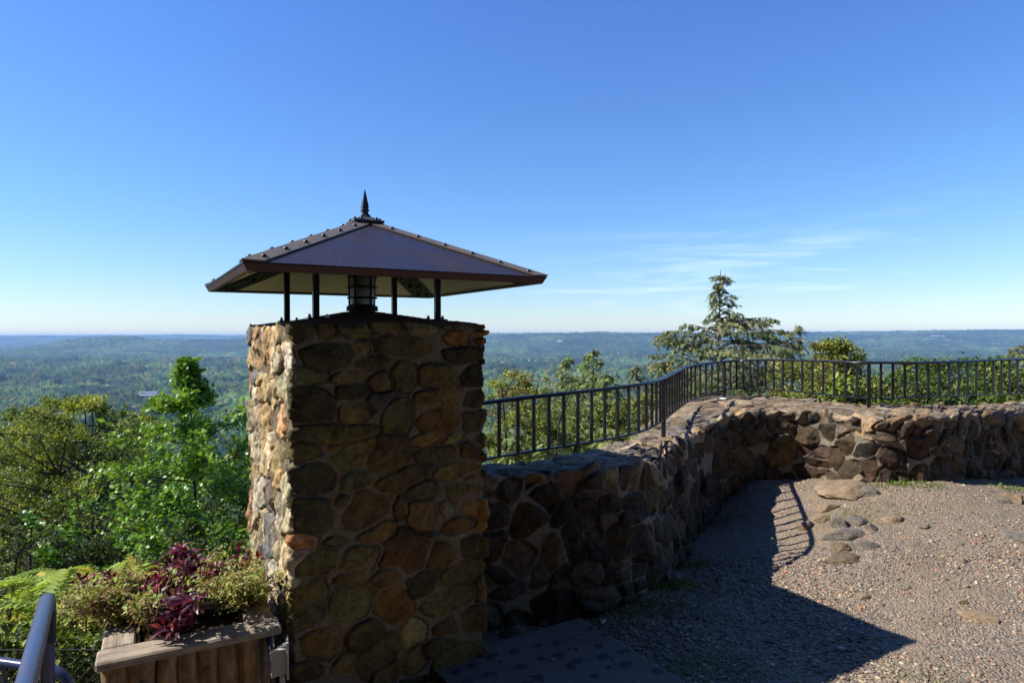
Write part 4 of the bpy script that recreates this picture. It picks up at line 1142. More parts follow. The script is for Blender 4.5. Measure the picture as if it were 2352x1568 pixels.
def build_trees():
    def pz(px, py, d): return at(px, py, d)
    # --- left side
    c = pz(165, 925, 15); b = (c.x + .3, 15.2, -8.2)
    broad_tree('olive_tree', 'large bushy tree with olive green leaves and bare grey limbs at the far left', 'tree', None, b, c.x, 15, -5.6, c.z + .05,
               [(0, 2.2), (.3, 2.7), (.6, 2.75), (.8, 2.3), (.93, 1.5), (1, .5)], 190, 16, 76000, .072, G_OLIVE, 1, tr=.10, multi=4, bare=1, tw=.8, gam=2.5)
    c = pz(-60, 950, 16)
    broad_tree('olive_tree', 'olive tree partly cut off by the left edge of the picture', 'tree', None, (c.x, 16, -8.5), c.x, 16.5, -5.5, c.z,
               [(0, 1.9), (.5, 2.3), (.85, 1.6), (1, .4)], 90, 14, 24000, .08, G_OLIVE, 2, tr=.08, multi=2, gam=2.5)
    c = pz(318, 955, 20)
    broad_tree('yellow_tree', 'yellow green tree rising between the olive tree and the bright oak', 'tree', None, (c.x, 20, -11), c.x + .15, 20, -7, c.z,
               [(0, 1.9), (.4, 1.9), (.7, 1.4), (.9, .7), (1, .2)], 55, 10, 9000, .1, G_YEL, 3, tr=.09, bare=1)
    c = pz(448, 834, 11.5)
    broad_tree('oak_tree', 'bright green glossy oak sapling with a pointed top in front of the valley', 'tree', None, (c.x - .1, 11.5, -6), c.x - .12, 11.5, -4.2, c.z + .02,
               [(0, 1.7), (.4, 1.95), (.6, 1.85), (.68, 1.65), (.76, 1.35), (.84, .9), (.89, .42), (.94, .1), (1, .02)], 124, 10, 23000, .11, G_OAK, 4, tpl=OAK, mat=M_OAK, bark=M_BARKD, tr=.045, tw=.8, clump=.45, tb=.03, fp=1.05)
    c = pz(545, 1000, 13)
    broad_tree('oak_tree', 'green oak half hidden behind the lit side of the pillar', 'tree', None, (c.x, 13, -7), c.x + .2, 13, -4.6, c.z - .1,
               [(0, 1.1), (.5, 1.1), (.8, .7), (1, .2)], 40, 9, 5500, .11, G_MID, 5, tr=.05, bark=M_BARKD)
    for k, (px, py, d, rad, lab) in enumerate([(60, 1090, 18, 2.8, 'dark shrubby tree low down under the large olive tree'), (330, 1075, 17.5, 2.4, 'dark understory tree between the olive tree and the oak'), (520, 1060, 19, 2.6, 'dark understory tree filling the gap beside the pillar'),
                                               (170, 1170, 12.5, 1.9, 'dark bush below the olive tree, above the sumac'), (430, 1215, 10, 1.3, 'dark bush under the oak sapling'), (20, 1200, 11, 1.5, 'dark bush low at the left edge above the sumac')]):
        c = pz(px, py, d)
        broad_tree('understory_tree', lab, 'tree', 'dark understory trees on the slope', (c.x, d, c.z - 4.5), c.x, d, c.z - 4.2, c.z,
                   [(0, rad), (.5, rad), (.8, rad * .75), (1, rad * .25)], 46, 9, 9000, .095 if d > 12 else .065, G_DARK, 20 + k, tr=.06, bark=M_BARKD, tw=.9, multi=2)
    # --- right side
    c = pz(1655, 622, 12); b = (at(1640, 900, 12).x, 12.1, -6)
    H = c.z + 6
    def ff(py): return (1.7 - (py - 771) / F * 12 + 6) / H
    px2 = lambda v: v / F * 12
    env = [(0, 1.0, 1.2), (ff(930), px2(150), px2(200)), (ff(850), px2(128), px2(185)), (ff(800), px2(118), px2(165)), (ff(775), px2(95), px2(130)), (ff(750), px2(30), px2(100)), (ff(725), px2(18), px2(55)), (ff(705), px2(10), px2(28)), (ff(685), px2(22), px2(44)), (ff(668), px2(8), px2(14)), (ff(650), px2(14), px2(36)), (ff(636), px2(6), px2(8)), (1, px2(2), px2(4))]
    hemlock('hemlock_tree', 'tall ragged hemlock standing up above the railing against the sky', 'tree', 'hemlock trees behind the wall', b, (c.x, 12, c.z), env, 104, .088, 40, G_HEM, lean=(-.05, 0, 0), tr=.055, dens=1.15, f0=.70)
    c = pz(1829, 742, 11.6)
    hemlock('hemlock_tree', 'thin leaning hemlock with a bare stem just right of the tall one', 'tree', 'hemlock trees behind the wall', (at(1720, 900, 11.6).x, 11.6, -3.5), tuple(c), [(0, .5, .5), (.8, .45, .5), (.9, .2, .25), (1, .03, .05)], 44, .10, 41, G_HEM, lean=(-.25, 0, .1), tr=.03, dens=.7, f0=.6)
    for k, (px, py, d, rd, n, lab) in enumerate([(1362, 800, 10.5, .62, 74, 'young light green hemlock with the highest tip of the three beside the pillar'), (1300, 818, 11.2, .5, 60, 'slim young hemlock left of the highest young one'), (1392, 855, 10, .6, 60, 'young hemlock with a drooping side branch right of the three tips'),
                                            (1462, 838, 10, .5, 52, 'hemlock whose arched leader leans left, below the tall hemlock'), (1520, 828, 10.6, .6, 56, 'bushy hemlock just left of the tall one behind the railing'), (1245, 930, 9, .6, 56, 'low dense hemlock behind the railing near the pillar'), (1420, 905, 8.6, .7, 66, 'low dense hemlock behind the middle of the sloping railing'),
                                            (2341, 790, 10.5, .62, 60, 'dark hemlock at the right edge of the picture'), (1600, 868, 9.4, .55, 48, 'small hemlock behind the bend in the railing'), (1770, 880, 9.5, .6, 50, 'small hemlock behind the railing under the tall one'), (1325, 985, 7.6, .55, 56, 'dark low hemlock at the foot of the railing by the pillar'), (1185, 985, 7.0, .6, 60, 'low hemlock in front of the russet bush, touching the pillar edge'), (1395, 975, 6.9, .6, 60, 'dense low hemlock just behind the lower rail left of the railing bend'), (1470, 940, 7.4, .55, 56, 'green hemlock behind the crowded balusters of the railing bend'), (1255, 1010, 6.4, .5, 50, 'lowest hemlock just over the wall beside the pillar')]):
        c = pz(px, py, d); hgt = 3.6
        hemlock('hemlock_tree', lab, 'tree', 'hemlock trees behind the wall', (c.x + random.uniform(-.1, .1), d, c.z - hgt), tuple(c), [(0, rd * 1.5, rd * 1.5), (.5, rd * 1.2, rd * 1.2), (.75, rd * .75, rd * .8), (.9, rd * .3, rd * .32), (1, .02, .03)], int(n * 1.4), .078, 50 + k, G_HEML if px < 1450 else G_HEM, tr=.03, dens=1.25, lean=(random.uniform(-.15, .15), 0, 0))
    bs = [('russet_bush', 1160, 860, 8.2, .5, 1.6, 5200, .05, G_RUST, 'yellow and russet bush beside the right edge of the pillar', LEAF, 3),
          ('yellow_bush', 1908, 787, 9.5, .62, 2.4, 6500, .07, G_YEL, 'tall yellow green bush rising above the railing right of the hemlocks', LEAF, 3),
          ('yellow_bush', 1965, 800, 9.8, .4, 2.2, 3200, .07, G_YEL + G_RUST[:2], 'yellow green bush with browned tips just left of the tall railing post', LEAF, 2),
          ('yellow_bush', 1850, 835, 9.0, .5, 1.6, 3600, .065, G_YEL, 'low yellow green bush left of the tall one behind the balusters', LEAF, 2),
          ('green_bush', 2118, 832, 9.6, .5, 2.0, 4200, .075, G_MID, 'leafy green bush whose tip just tops the railing right of the tall post', LEAF, 2),
          ('green_bush', 2075, 868, 9.0, .5, 1.6, 3600, .07, G_MID + G_RUST[1:3], 'lower green bush behind the balusters right of the tall post', LEAF, 2),
          ('green_bush', 2197, 830, 9.4, .55, 2.0, 4600, .075, G_MID, 'second leafy bush topping the railing, between two taller gaps', LEAF, 2),
          ('green_bush', 2262, 832, 9.2, .55, 2.0, 4600, .075, G_MID, 'third leafy bush topping the railing, near the hemlock at the right edge', LEAF, 2),
          ('green_bush', 2330, 855, 8.6, .6, 2.0, 4600, .065, G_MID, 'rightmost dark green bush below the hemlock at the right edge', LEAF, 2),
          ('green_bush', 1212, 955, 7.6, .6, 1.6, 4200, .05, G_HEML, 'fresh green shrub behind the first balusters next to the pillar', LEAF, 2),
          ('green_bush', 1335, 925, 8.6, .62, 1.6, 4200, .055, G_HEML + G_MID, 'fresh green shrub behind the middle of the sloping railing', LEAF, 2),
          ('green_bush', 1440, 918, 8.2, .6, 1.6, 4200, .05, G_HEML + G_YEL[:1], 'fresh green shrub behind the railing just before its bend', LEAF, 2),
          ('green_bush', 1560, 885, 8.9, .55, 1.5, 3600, .05, G_HEML, 'green shrub behind the tightly packed balusters past the bend', LEAF, 2),
          ('green_bush', 2150, 872, 8.6, .5, 1.5, 3600, .065, G_MID + G_DARK[:1], 'dense low green bush between the first two leafy bushes right of the tall post', LEAF, 2),
          ('green_bush', 2030, 885, 8.4, .45, 1.3, 3000, .06, G_MID + G_YEL[:2], 'low green bush just right of the tall railing post, behind the lower rail', LEAF, 2),
          ('green_bush', 1930, 868, 8.2, .16, .8, 130, .13, [(.2, .3, .04), (.26, .34, .05)], 'small plant with large bright leaves poking up behind the railing left of the post', LANCE, 1)]
    for k, (nm, px, py, d, rad, hgt, nleaf, ls, pal, lab, tpl, mu) in enumerate(bs):
        c = pz(px, py, d)
        rad *= 1.3 if rad > .3 else 1; broad_tree(nm, lab, 'bush', None, (c.x, d, c.z - hgt - .6), c.x, d, c.z - hgt, c.z, [(0, rad * .9), (.4, rad), (.7, rad * .85), (.88, rad * .5), (1, .08)], 54 if ls < .1 else 7, 8, int(nleaf * 2.2), ls * .8, pal, 70 + k, tpl=tpl, tr=.025, tw=.6, multi=mu, bark=M_BARKD)
    # ground cover just beyond the wall
    r = np.random.default_rng(77); n = 30000
    x = r.uniform(-.3, 8.5, n); ed = np.interp(x, EDX, EDY); y = ed + .25 + r.random(n) ** 1.3 * 3.0
    z = ground_z(x, y) + r.random(n) * (.25 + .7 * np.clip(fbm(x * 1.2, y * 1.2, o=3, s=5) + .4, 0, 1)) + .30
    z = np.minimum(z, .78 - .10 * (y - ed))
    P = np.c_[x, y, z]; Nn = rvec(n, r) * .6 + np.array([-.2, 0, .8])
    o = scatter('undergrowth', LEAF[0], LEAF[1], P, rvec(n, r), Nn, .05 * r.uniform(.6, 1.5, n), jitter_cols(G_MID + G_DARK[:2] + G_HEML[:2], n, r, .3), M_LEAF)
    tag(o, 'low green undergrowth covering the bank just beyond the wall', 'undergrowth', kind='stuff')

def build_sumac():
    v = []; f = []
    def leaflet(o, d, L, w, dz):
        o = np.array(o, float); d = np.array(d, float); d /= np.linalg.norm(d); p = np.array([-d[1], d[0], 0]); p /= np.linalg.norm(p)
        i = len(v); e = o + d * L + np.array([0, 0, dz])
        v.extend([tuple(o), tuple(o + d * L * .4 + p * w + np.array([0, 0, .015])), tuple(e), tuple(o + d * L * .4 - p * w + np.array([0, 0, .015]))])
        f.append((i, i + 1, i + 2)); f.append((i, i + 2, i + 3))
    for k in range(9):
        x = .12 + .094 * k; z = .22 * x - .42 * x * x; L = .2 * math.sin(PI * (.22 + .7 * k / 10)) + .05
        for s in (-1, 1): leaflet((x, 0, z), (.45, s, -.18), L * 1.1, .043, -.02)
    leaflet((.97, 0, -.19), (1, 0, -.6), .17, .03, 0)
    i = len(v)
    for k in range(6):
        x = k / 5 * .98; z = .22 * x - .42 * x * x; v.append((x, .007, z)); v.append((x, -.007, z))
    for k in range(5): f.append((i + 2 * k, i + 2 * k + 1, i + 2 * k + 3)); f.append((i + 2 * k, i + 2 * k + 3, i + 2 * k + 2))
    r = np.random.default_rng(8)
    pal = [(.30, .42, .05), (.38, .46, .06), (.22, .36, .05), (.5, .42, .06)]
    rows = [(85, 1310, 4.3, 13, 'bright green sumac with arching fronds at the left edge'), (15, 1345, 4.0, 11, 'yellowing sumac cut by the left edge of the picture'), (205, 1318, 4.5, 12, 'sumac whose frond tips reach behind the burgundy leaves of the planter'),
            (130, 1355, 3.8, 10, 'low sumac in front of the others, just above the vine hedge'), (265, 1308, 4.9, 8, 'small sumac behind the planter with one upright frond')]
    for px, py, d, n, lab in rows:
        c = at(px, py, d); root = empty('sumac_shrub', (c.x, d, c.z - .9), lab, 'shrub', 'sumac shrubs beyond the planter')
        m = MB(); P = []; D = []; S = []
        for k in range(n):
            q = c + Vector((r.normal(0, .12), r.normal(0, .1), -.05 - abs(r.normal(0, .12))))
            m.tube(bez(Vector((c.x, d, c.z - .9)), Vector((q.x, q.y, c.z - .5)), q, 5), .005, 4)
            a = r.uniform(0, 2 * PI)
            for j in range(2):
                P.append(q[:]); a += 2.2; D.append((math.cos(a), math.sin(a) * .7, r.uniform(.05, .5))); S.append(r.uniform(.24, .36))
        m.build('stem', M_BARKD, root)
        n_ = len(P); scatter('foliage', v, f, np.array(P), np.array(D), np.array([[0, 0, 1.]] * n_) + .25 * rvec(n_, r), np.array(S), jitter_cols(pal, n_, r, .2), M_LEAF, root)
    # leafy vine hedge
    n = 17000; x = r.uniform(-3.6, -1.5, n); t = r.random(n)
    y = 3.25 + .5 * r.random(n); 
    top = .16 + .08 * fbm(x * 2.5, y * 2.5, o=3, s=6) - .25 * sstep(-2.0, -1.55, x) + .10 * (y - 3.25)
    z = top - 1.15 * r.random(n) ** 1.6
    front = 3.25 + .06 * fbm(x * 4, z * 4, o=2, s=3)
    y = np.where(r.random(n) < .6, front + abs(r.normal(0, .05, n)), y)
    o = scatter('vine_hedge', LEAF[0], LEAF[1], np.c_[x, y, z], rvec(n, r), rvec(n, r) * .7 + np.array([-.3, -.2, .8]), .034 * r.uniform(.5, 1.4, n),
                jitter_cols([(.09, .14, .025), (.13, .18, .03), (.06, .09, .02), (.26, .3, .06), (.07, .1, .025)], n, r, .3), M_LEAF)
    tag(o, 'dense small leaved vine hedge climbing the wire fence at lower left', 'hedge')
    # chain link fence
    m = MB(); x0, x1, z0, z1 = -3.4, -1.35, -.55, .18; p = .055
    def wire(a, b_):
        m.tube([Vector(a), Vector(b_)], .0016, 4, cap=False)
    nd = int((x1 - x0 + z1 - z0) / p)
    for k in range(nd):
        s = x0 - (z1 - z0) + k * p
        a = max(s, x0); b_ = min(s + (z1 - z0), x1)
        if b_ > a:
            wire((a, 3.16, z0 + (a - s)), (b_, 3.16, z0 + (b_ - s))); wire((a, 3.163, z1 - (a - s)), (b_, 3.163, z1 - (b_ - s)))
    root = empty('chain_link_fence', (-2.4, 3.16, z0), 'thin chain link fence in front of the dark vine hedge at lower left', 'fence')
    gal = mat_simple('galvanised_wire', (.035, .035, .033), .6, .3, .3)
    m.build('wire_mesh', gal, root)
    m = MB(); m.tube([(x0, 3.16, z1), (x1, 3.16, z1)], .003, 6); m.build('top_rail', gal, root, True)
    m = MB(); m.tube([(x1, 3.16, z0 - .4), (x1, 3.16, z1 + .03)], .018, 8); m.build('post', gal, root, True)

# ================================================================ planter
PA = .50
PX = Vector((math.cos(PA), math.sin(PA), 0)); PY = Vector((-math.sin(PA), math.cos(PA), 0))
PO = Vector((-1.572, 2.455, 0))
def pl(x, y, z): return PO + PX * x + PY * y + Vector((0, 0, z))

def build_planter():
    wood = mat_wood('weathered_board', (.24, .185, .13), (.44, .37, .28), PA)
    wood2 = mat_wood('weathered_board_side', (.24, .185, .13), (.44, .37, .28), PA, (40, 2.2, 40))
    logm = mat_wood('split_log', (.13, .07, .032), (.44, .28, .145), PA, (26, 26, 2.0), .85, .55)
    L, Dp, ZT, wd, th_ = .655, .66, .465, .125, .036
    root = empty('planter_box', pl(L / 2, Dp / 2, 0), 'square planter of split logs with wide weathered rim boards, full of plants', 'planter')
    M = Matrix.Rotation(PA, 3, 'Z')
    def board(x0, x1, y0, y1, mat):
        m = MB(); m.box(pl((x0 + x1) / 2, (y0 + y1) / 2, ZT - th_ / 2), (x1 - x0, y1 - y0, th_), M, .007)
        return m.build('rim_board', mat, root)
    board(-.01, L + .01, -.002, wd, wood); board(0, L, Dp - wd, Dp, wood)
    board(.002, wd - .004, wd + .002, Dp - wd - .002, wood2); board(L - wd + .004, L - .002, wd + .002, Dp - wd - .002, wood2)
    r = random.Random(5)
    def log(x, y, rad):
        pts = []; rs = []
        for k in range(9):
            z = -.35 + k * (ZT - th_ + .35) / 8
            pts.append(pl(x + r.uniform(-.004, .004), y + r.uniform(-.003, .003), z)); rs.append(rad * r.uniform(.93, 1.07))
        m = MB(); m.tube(pts, rs, 14)
        o = m.build('split_log', logm, root, True)
        V = np.array([v.co[:] for v in o.data.vertices]); a = np.arctan2(V[:, 1], V[:, 0])
        d = .006 * fbm(V[:, 0] * 40, V[:, 1] * 40, V[:, 2] * 5, o=3, s=3)
        V[:, 0] += d; V[:, 1] -= d; o.data.vertices.foreach_set('co', V.astype(np.float32).ravel())
        return o
    x = .055; first = True
    while x < L - .03:
        rad = r.uniform(.038, .052); o = log(x, .058, rad)
        if r.random() < .75:
            zz = r.uniform(.22, .38); kx = x + r.uniform(-.01, .01)
            m = MB(); q = (PY * -1).to_track_quat('Z', 'Y').to_matrix()
            m.lathe([(.019, 0), (.018, .007), (.012, .010), (.010, .007), (.001, .006)], 12, pl(kx, .058 - rad * .98, zz), M=q)
            m.build('knot', logm, o, True)
        x += rad * 1.85
    y = .12
    while y < Dp - .05:
        rad = r.uniform(.04, .05); log(.055, y, rad); log(L - .055, y, rad); y += rad * 1.9
    m = MB()
    m.box(pl(L / 2, Dp / 2, ZT - .132), (L - 2 * wd + .03, Dp - 2 * wd + .03, .2), M); m.build('soil', mat_simple('soil', (.06, .040, .027), .95, .1, var=.6, scale=60), root)
    # black liner lip
    ln = MB(); pts = [pl(wd + .006, wd + .006, ZT - .02), pl(L - wd - .006, wd + .006, ZT - .02), pl(L - wd - .006, Dp - wd - .01, ZT - .02), pl(wd + .006, Dp - wd - .01, ZT - .02), pl(wd + .006, wd + .006, ZT - .02)]
    ln.tube(pts, .008, 6); ln.build('liner', mat_simple('black_plastic', (.01, .01, .01), .35, .5), root, True)
    # --- burgundy plants
    rr = np.random.default_rng(5)
    stemm = mat_simple('purple_stem', (.12, .03, .05), .5, .3)
    def plant(lab, base, ros):
        b = Vector(base); root = empty('burgundy_plant', b, lab, 'plant', 'burgundy leaved plants in the planter')
        m = MB(); P = []; D = []; S = []; Nn = []
        ros = ros + [(a + rr.normal(0, 13), b_ + rr.normal(0, 9), c_ + rr.normal(0, .05), n_, s_ * .85) for a, b_, c_, n_, s_ in ros]
        for px, py, d, n, s in ros:
            c = at(px, py, d)
            m.tube(bez(b, Vector((c.x, c.y, b.z + .02)).lerp(b, .3), c, 6), [.0045, .004, .004, .0035, .003, .0025], 5)
            tilt = Vector((rr.normal(0, .3), rr.normal(0, .3) - .25, 1)).normalized()
            for k in range(n):
                a = k * 2.4 + rr.normal(0, .2); el = .9 - 1.0 * (1 - k / n) + rr.normal(0, .15)
                dv = Vector((math.cos(a) * math.cos(el), math.sin(a) * math.cos(el), math.sin(el)))
                dv = tilt.to_track_quat('Z', 'Y').to_matrix() @ dv
                P.append((c - tilt * .02 * (1 - k / n) + dv * .006)[:]); D.append(dv[:]); S.append(s * rr.uniform(.75, 1.15) * (.6 + .4 * (1 - k / n)))
                Nn.append(tilt[:])
        m.build('stem', stemm, root, True)
        n = len(P)
        scatter('foliage', LANCE[0], LANCE[1], np.array(P), np.array(D), np.array(Nn) + .2 * rvec(n, rr), np.c_[S, np.array(S) * 1.15, S], jitter_cols([(.10, .014, .03), (.07, .012, .028), (.14, .018, .028), (.2, .03, .022), (.055, .014, .03), (.12, .02, .06)], n, rr, .2), M_RED, root, True)
    plant('tallest burgundy plant, at the back centre of the planter', pl(.36, .52, .45), [(425, 1272, 3.05, 13, .085), (448, 1290, 3.02, 12, .085), (478, 1302, 3.0, 11, .085), (398, 1292, 3.0, 11, .08), (436, 1312, 2.95, 12, .08), (500, 1318, 2.98, 9, .07), (412, 1262, 3.1, 9, .06)])
    plant('burgundy plant with leaves hanging over the front soil of the planter', pl(.31, .24, .44), [(420, 1398, 2.72, 12, .095), (396, 1424, 2.66, 10, .08), (440, 1384, 2.74, 11, .09), (378, 1436, 2.62, 8, .07), (456, 1388, 2.7, 8, .09), (360, 1400, 2.72, 8, .065), (400, 1368, 2.78, 9, .075)])
    plant('dark burgundy plant in the middle left of the planter', pl(.26, .42, .45), [(366, 1318, 2.95, 11, .08), (350, 1338, 2.9, 10, .075), (388, 1340, 2.9, 11, .08), (330, 1352, 2.88, 8, .07), (404, 1358, 2.86, 8, .075), (376, 1300, 3.0, 9, .075), (312, 1372, 2.8, 9, .065), (340, 1385, 2.76, 8, .065), (425, 1340, 2.88, 9, .075), (298, 1340, 2.92, 8, .06)])
    plant('low burgundy plant at the left rim of the planter beside the sumac', pl(.10, .5, .45), [(200, 1330, 3.0, 9, .07), (246, 1322, 3.02, 10, .07), (276, 1326, 3.0, 9, .065), (225, 1345, 2.95, 8, .06), (262, 1375, 2.8, 7, .06), (220, 1390, 2.75, 6, .055)])
    plant('small bright red plant against the pillar at the back right of the planter', pl(.50, .6, .45), [(566, 1278, 3.12, 7, .085), (548, 1292, 3.1, 7, .07), (520, 1298, 3.1, 6, .06)])
    # --- trailing vines
    drym = mat_simple('dry_stem', (.36, .24, .11), .8, .1, var=.4, scale=40); grnm = mat_simple('green_stem', (.3, .32, .1), .7, .2)
    def vine(lab, base, cen, sp, ns, nleaf, dry, sag=0):
        b = Vector(base); root = empty('trailing_vine', b, lab, 'plant', 'pale green trailing vines in the planter')
        md = MB(); mg = MB(); P = []; D = []
        for k in range(ns):
            c = at(cen[0] + rr.normal(0, sp[0]), cen[1] + rr.normal(0, sp[1]), cen[2] + rr.normal(0, .10))
            h = b.lerp(c, .5) + Vector((rr.normal(0, .03), rr.normal(0, .03), .02 + rr.random() * .03))
            pts = bez(b + Vector((rr.normal(0, .03), rr.normal(0, .03), 0)), h, c, 9)
            pts = [p + Vector(tuple(rr.normal(0, .006, 3))) for p in pts]
            mg.tube(pts, [.0028 - .0001 * i for i in range(9)], 4, cap=False)
            for q in range(int(1.6 * nleaf / ns)):
                t = rr.random() ** .5; j = min(7, int(t * 8)); p = pts[j].lerp(pts[j + 1], rr.random()) + Vector(tuple(rr.normal(0, .016, 3)))
                if rr.random() < .6: p = c + Vector(tuple(rr.normal(0, .02, 3)))
                P.append(p[:]); D.append(rvec(1, rr)[0] + np.array([0, 0, .6]))
            for q in range(dry):
                j = rr.integers(2, 8); p = pts[j]; q_ = [p]
                dv = Vector(rvec(1, rr)[0])
                for s in range(5):
                    dv = (dv + Vector(rvec(1, rr)[0]) * .8); dv.normalize(); q_.append(q_[-1] + dv * .016)
                md.tube(q_, [.0019, .0018, .0016, .0014, .0012, .0008], 3, cap=False)
        mg.build('stem', grnm, root); tag(md.build('dry_stem', drym, root), kind='stuff')
        n = len(P)
        scatter('foliage', LANCE[0], LANCE[1], np.array(P), np.array(D), rvec(n, rr) * .5 + np.array([0, -.1, 1]), np.c_[[.024] * n, [.036] * n, [.024] * n] * rr.uniform(.5, 1.25, (n, 1)),
                jitter_cols([(.36, .43, .10), (.30, .38, .08), (.42, .44, .14), (.24, .32, .07), (.36, .26, .10), (.28, .18, .08)], n, rr, .15), M_VINE, root)
    vine('pale vine spilling over the left rim of the planter', pl(.13, .42, .45), (200, 1392, 2.85), (38, 18), 46, 900, 12)
    vine('pale vine with many dry stems on the left half of the planter', pl(.2, .45, .45), (285, 1350, 2.92), (44, 17), 44, 820, 16)
    vine('pale vine in the middle of the planter between the burgundy leaves', pl(.36, .42, .45), (455, 1352, 2.9), (38, 20), 28, 480, 9)
    vine('pale vine covering the right rim of the planter next to the pillar', pl(.5, .42, .45), (560, 1345, 2.95), (36, 22), 54, 1150, 13)
    vine('pale vine trailing over the soil in the left corner of the planter', pl(.2, .3, .45), (322, 1392, 2.74), (22, 14), 20, 300, 9)
    vine('pale vine tip touching the lit face of the pillar', pl(.55, .5, .45), (604, 1340, 2.9), (14, 14), 14, 260, 6)
    vine('small pale vine at the back of the planter behind the burgundy leaves', pl(.3, .6, .45), (470, 1285, 3.12), (50, 9), 14, 240, 3)

def build_left_bits():
    blue = mat_metal('blue_black_paint', (.018, .034, .10), (.10, .05, .035), .3, 0, .6, .8, 34, bump=.25)
    a = at(62, 1560, 1.36); b = at(108, 1378, 1.92); d = (b - a)
    root = empty('handrail', (b.x, b.y, 0), 'thick blue black pipe handrail rising in the lower left corner', 'handrail')
    pts = [a - d * 1.6, a, a + d * .5, b, b + d * .035 + Vector((0, 0, -.004)), b + d * .06 + Vector((0, 0, -.022)), b + d * .068 + Vector((0, 0, -.06))]
    m = MB(); m.tube(pts, [.0205] * 6 + [.02], 20); m.build('top_pipe', blue, root, True)
    pe = b + d * .068
    m = MB(); m.tube([(pe.x, pe.y, pe.z - .05), (pe.x, pe.y, -.1)], .016, 12); m.build('post', blue, root, True)
    dk = mat_metal('dark_rail_paint', (.02, .024, .03), (.06, .04, .03), .45, 0, .4, .3, 20)
    m = MB(); q0 = b - d * .02; m.box((q0.x, q0.y, b.z - .075), (.03, .045, .10), Matrix.Rotation(math.atan2(d.y, d.x), 3, 'Z'), .006); m.build('bracket', dk, root)
    for k in range(3):
        p = b - d * (.14 + .1 * k); m = MB(); m.tube([(p.x, p.y, p.z - .01), (p.x, p.y, -.05)], .0055, 8); m.build('baluster', dk, root, True)
    # lower rail of the steps
    root = empty('handrail', at(155, 1590, 2.35), 'lower blue pipe rail crossing behind the thick one and bending down', 'handrail')
    pts = [at(-160, 1495, 2.45), at(0, 1519, 2.4), at(70, 1529, 2.38), at(125, 1538, 2.36), at(142, 1546, 2.36), at(155, 1562, 2.36), at(163, 1590, 2.36), at(170, 1640, 2.36)]
    m = MB(); m.tube(pts, .0165, 16); m.build('pipe', blue, root, True)
    for px in (8, 50, -40):
        t = at(px, 1528, 2.4); m = MB(); m.tube([t, (t.x, t.y, t.z - .8)], .006, 8); m.build('baluster', blue, root, True)
    # weatherproof outlet box
    grey = mat_simple('grey_enclosure', (.30, .29, .28), .5, .4, var=.06); pvc = mat_simple('grey_pvc', (.30, .27, .28), .5, .4, var=.08)
    c = at(642, 1513, 2.72)
    root = empty('outlet_box', (c.x, c.y, c.z - .07), 'pale grey weatherproof outlet box on a conduit beside the pillar', 'electrical box')
    M = Matrix.Rotation(.36, 3, 'Z')
    m = MB()       # body: pentagon cross-section seen from the side
    prof = [(-.034, .062), (-.034, -.062), (-.01, -.075), (-.004, -.068), (.0, .068), (-.006, .074)]
    prof = [(0.035, .066), (0.035, -.07), (-.012, -.072), (-.046, -.028), (-.046, .03), (-.018, .066)]
    # front plate (light), with left cheek sloping back
    X0, X1 = -.038, .034
    vs = []
    for (xx, zz, yy) in [(X0, .058, -.03), (X1, .068, -.03), (X1, -.062, -.03), (X0, -.075, -.03)]: vs.append(M @ (.84 * Vector((xx, yy, zz))) + c)
    for (xx, zz, yy) in [(X0 - .018, .018, .03), (X1, .068, .045), (X1, -.062, .045), (X0 - .018, -.03, .03)]: vs.append(M @ (.84 * Vector((xx, yy, zz))) + c)
    m.add(vs, [(0, 1, 2, 3), (7, 6, 5, 4), (0, 4, 5, 1), (1, 5, 6, 2), (2, 6, 7, 3), (3, 7, 4, 0)]); o = m.build('cover', grey, root); fix_normals(o)
    m = MB(); m.box(M @ (.84 * Vector((X1 + .004, .01, .0))) + c, (.009, .09, .155), M, .003); m.build('back_plate', grey, root)
    m = MB(); m.box(M @ (.84 * Vector((-.002, -.0325, .06))) + c, (.07, .005, .006), M, .001); m.build('lid_lip', mat_simple('white_edge', (.6, .6, .6), .4), root)
    m = MB(); kd = Vector((-.9, -.35, 0)).normalized(); m.lathe([(.009, -.002), (.009, .003), (.006, .004)], 14, M @ (.84 * Vector((X0 - .010, -.001, -.02))) + c, M=kd.to_track_quat('Z', 'Y').to_matrix()); m.build('knockout', mat_simple('knockout_grey', (.14, .14, .16), .5), root, True)
    m = MB(); m.tube([M @ (.84 * Vector((.012, .01, -.06))) + c, M @ (.84 * Vector((.012, .01, -1.3))) + c], .0125, 12); m.build('conduit', pvc, root, True)
    ck = mat_simple('black_conduit', (.012, .012, .014), .4, .5)
    p = [at(643, 1425, 2.98), at(636, 1423, 2.9), at(626, 1430, 2.82), at(619, 1445, 2.78), at(617, 1465, 2.76), at(622, 1495, 2.72), at(626, 1530, 2.72), at(628, 1600, 2.72)]
    m = MB(); m.tube(p, .012, 10); o = m.build('black_conduit', ck, None, True)
    tag(o, 'black bent conduit entering the pillar behind the outlet box', 'conduit')

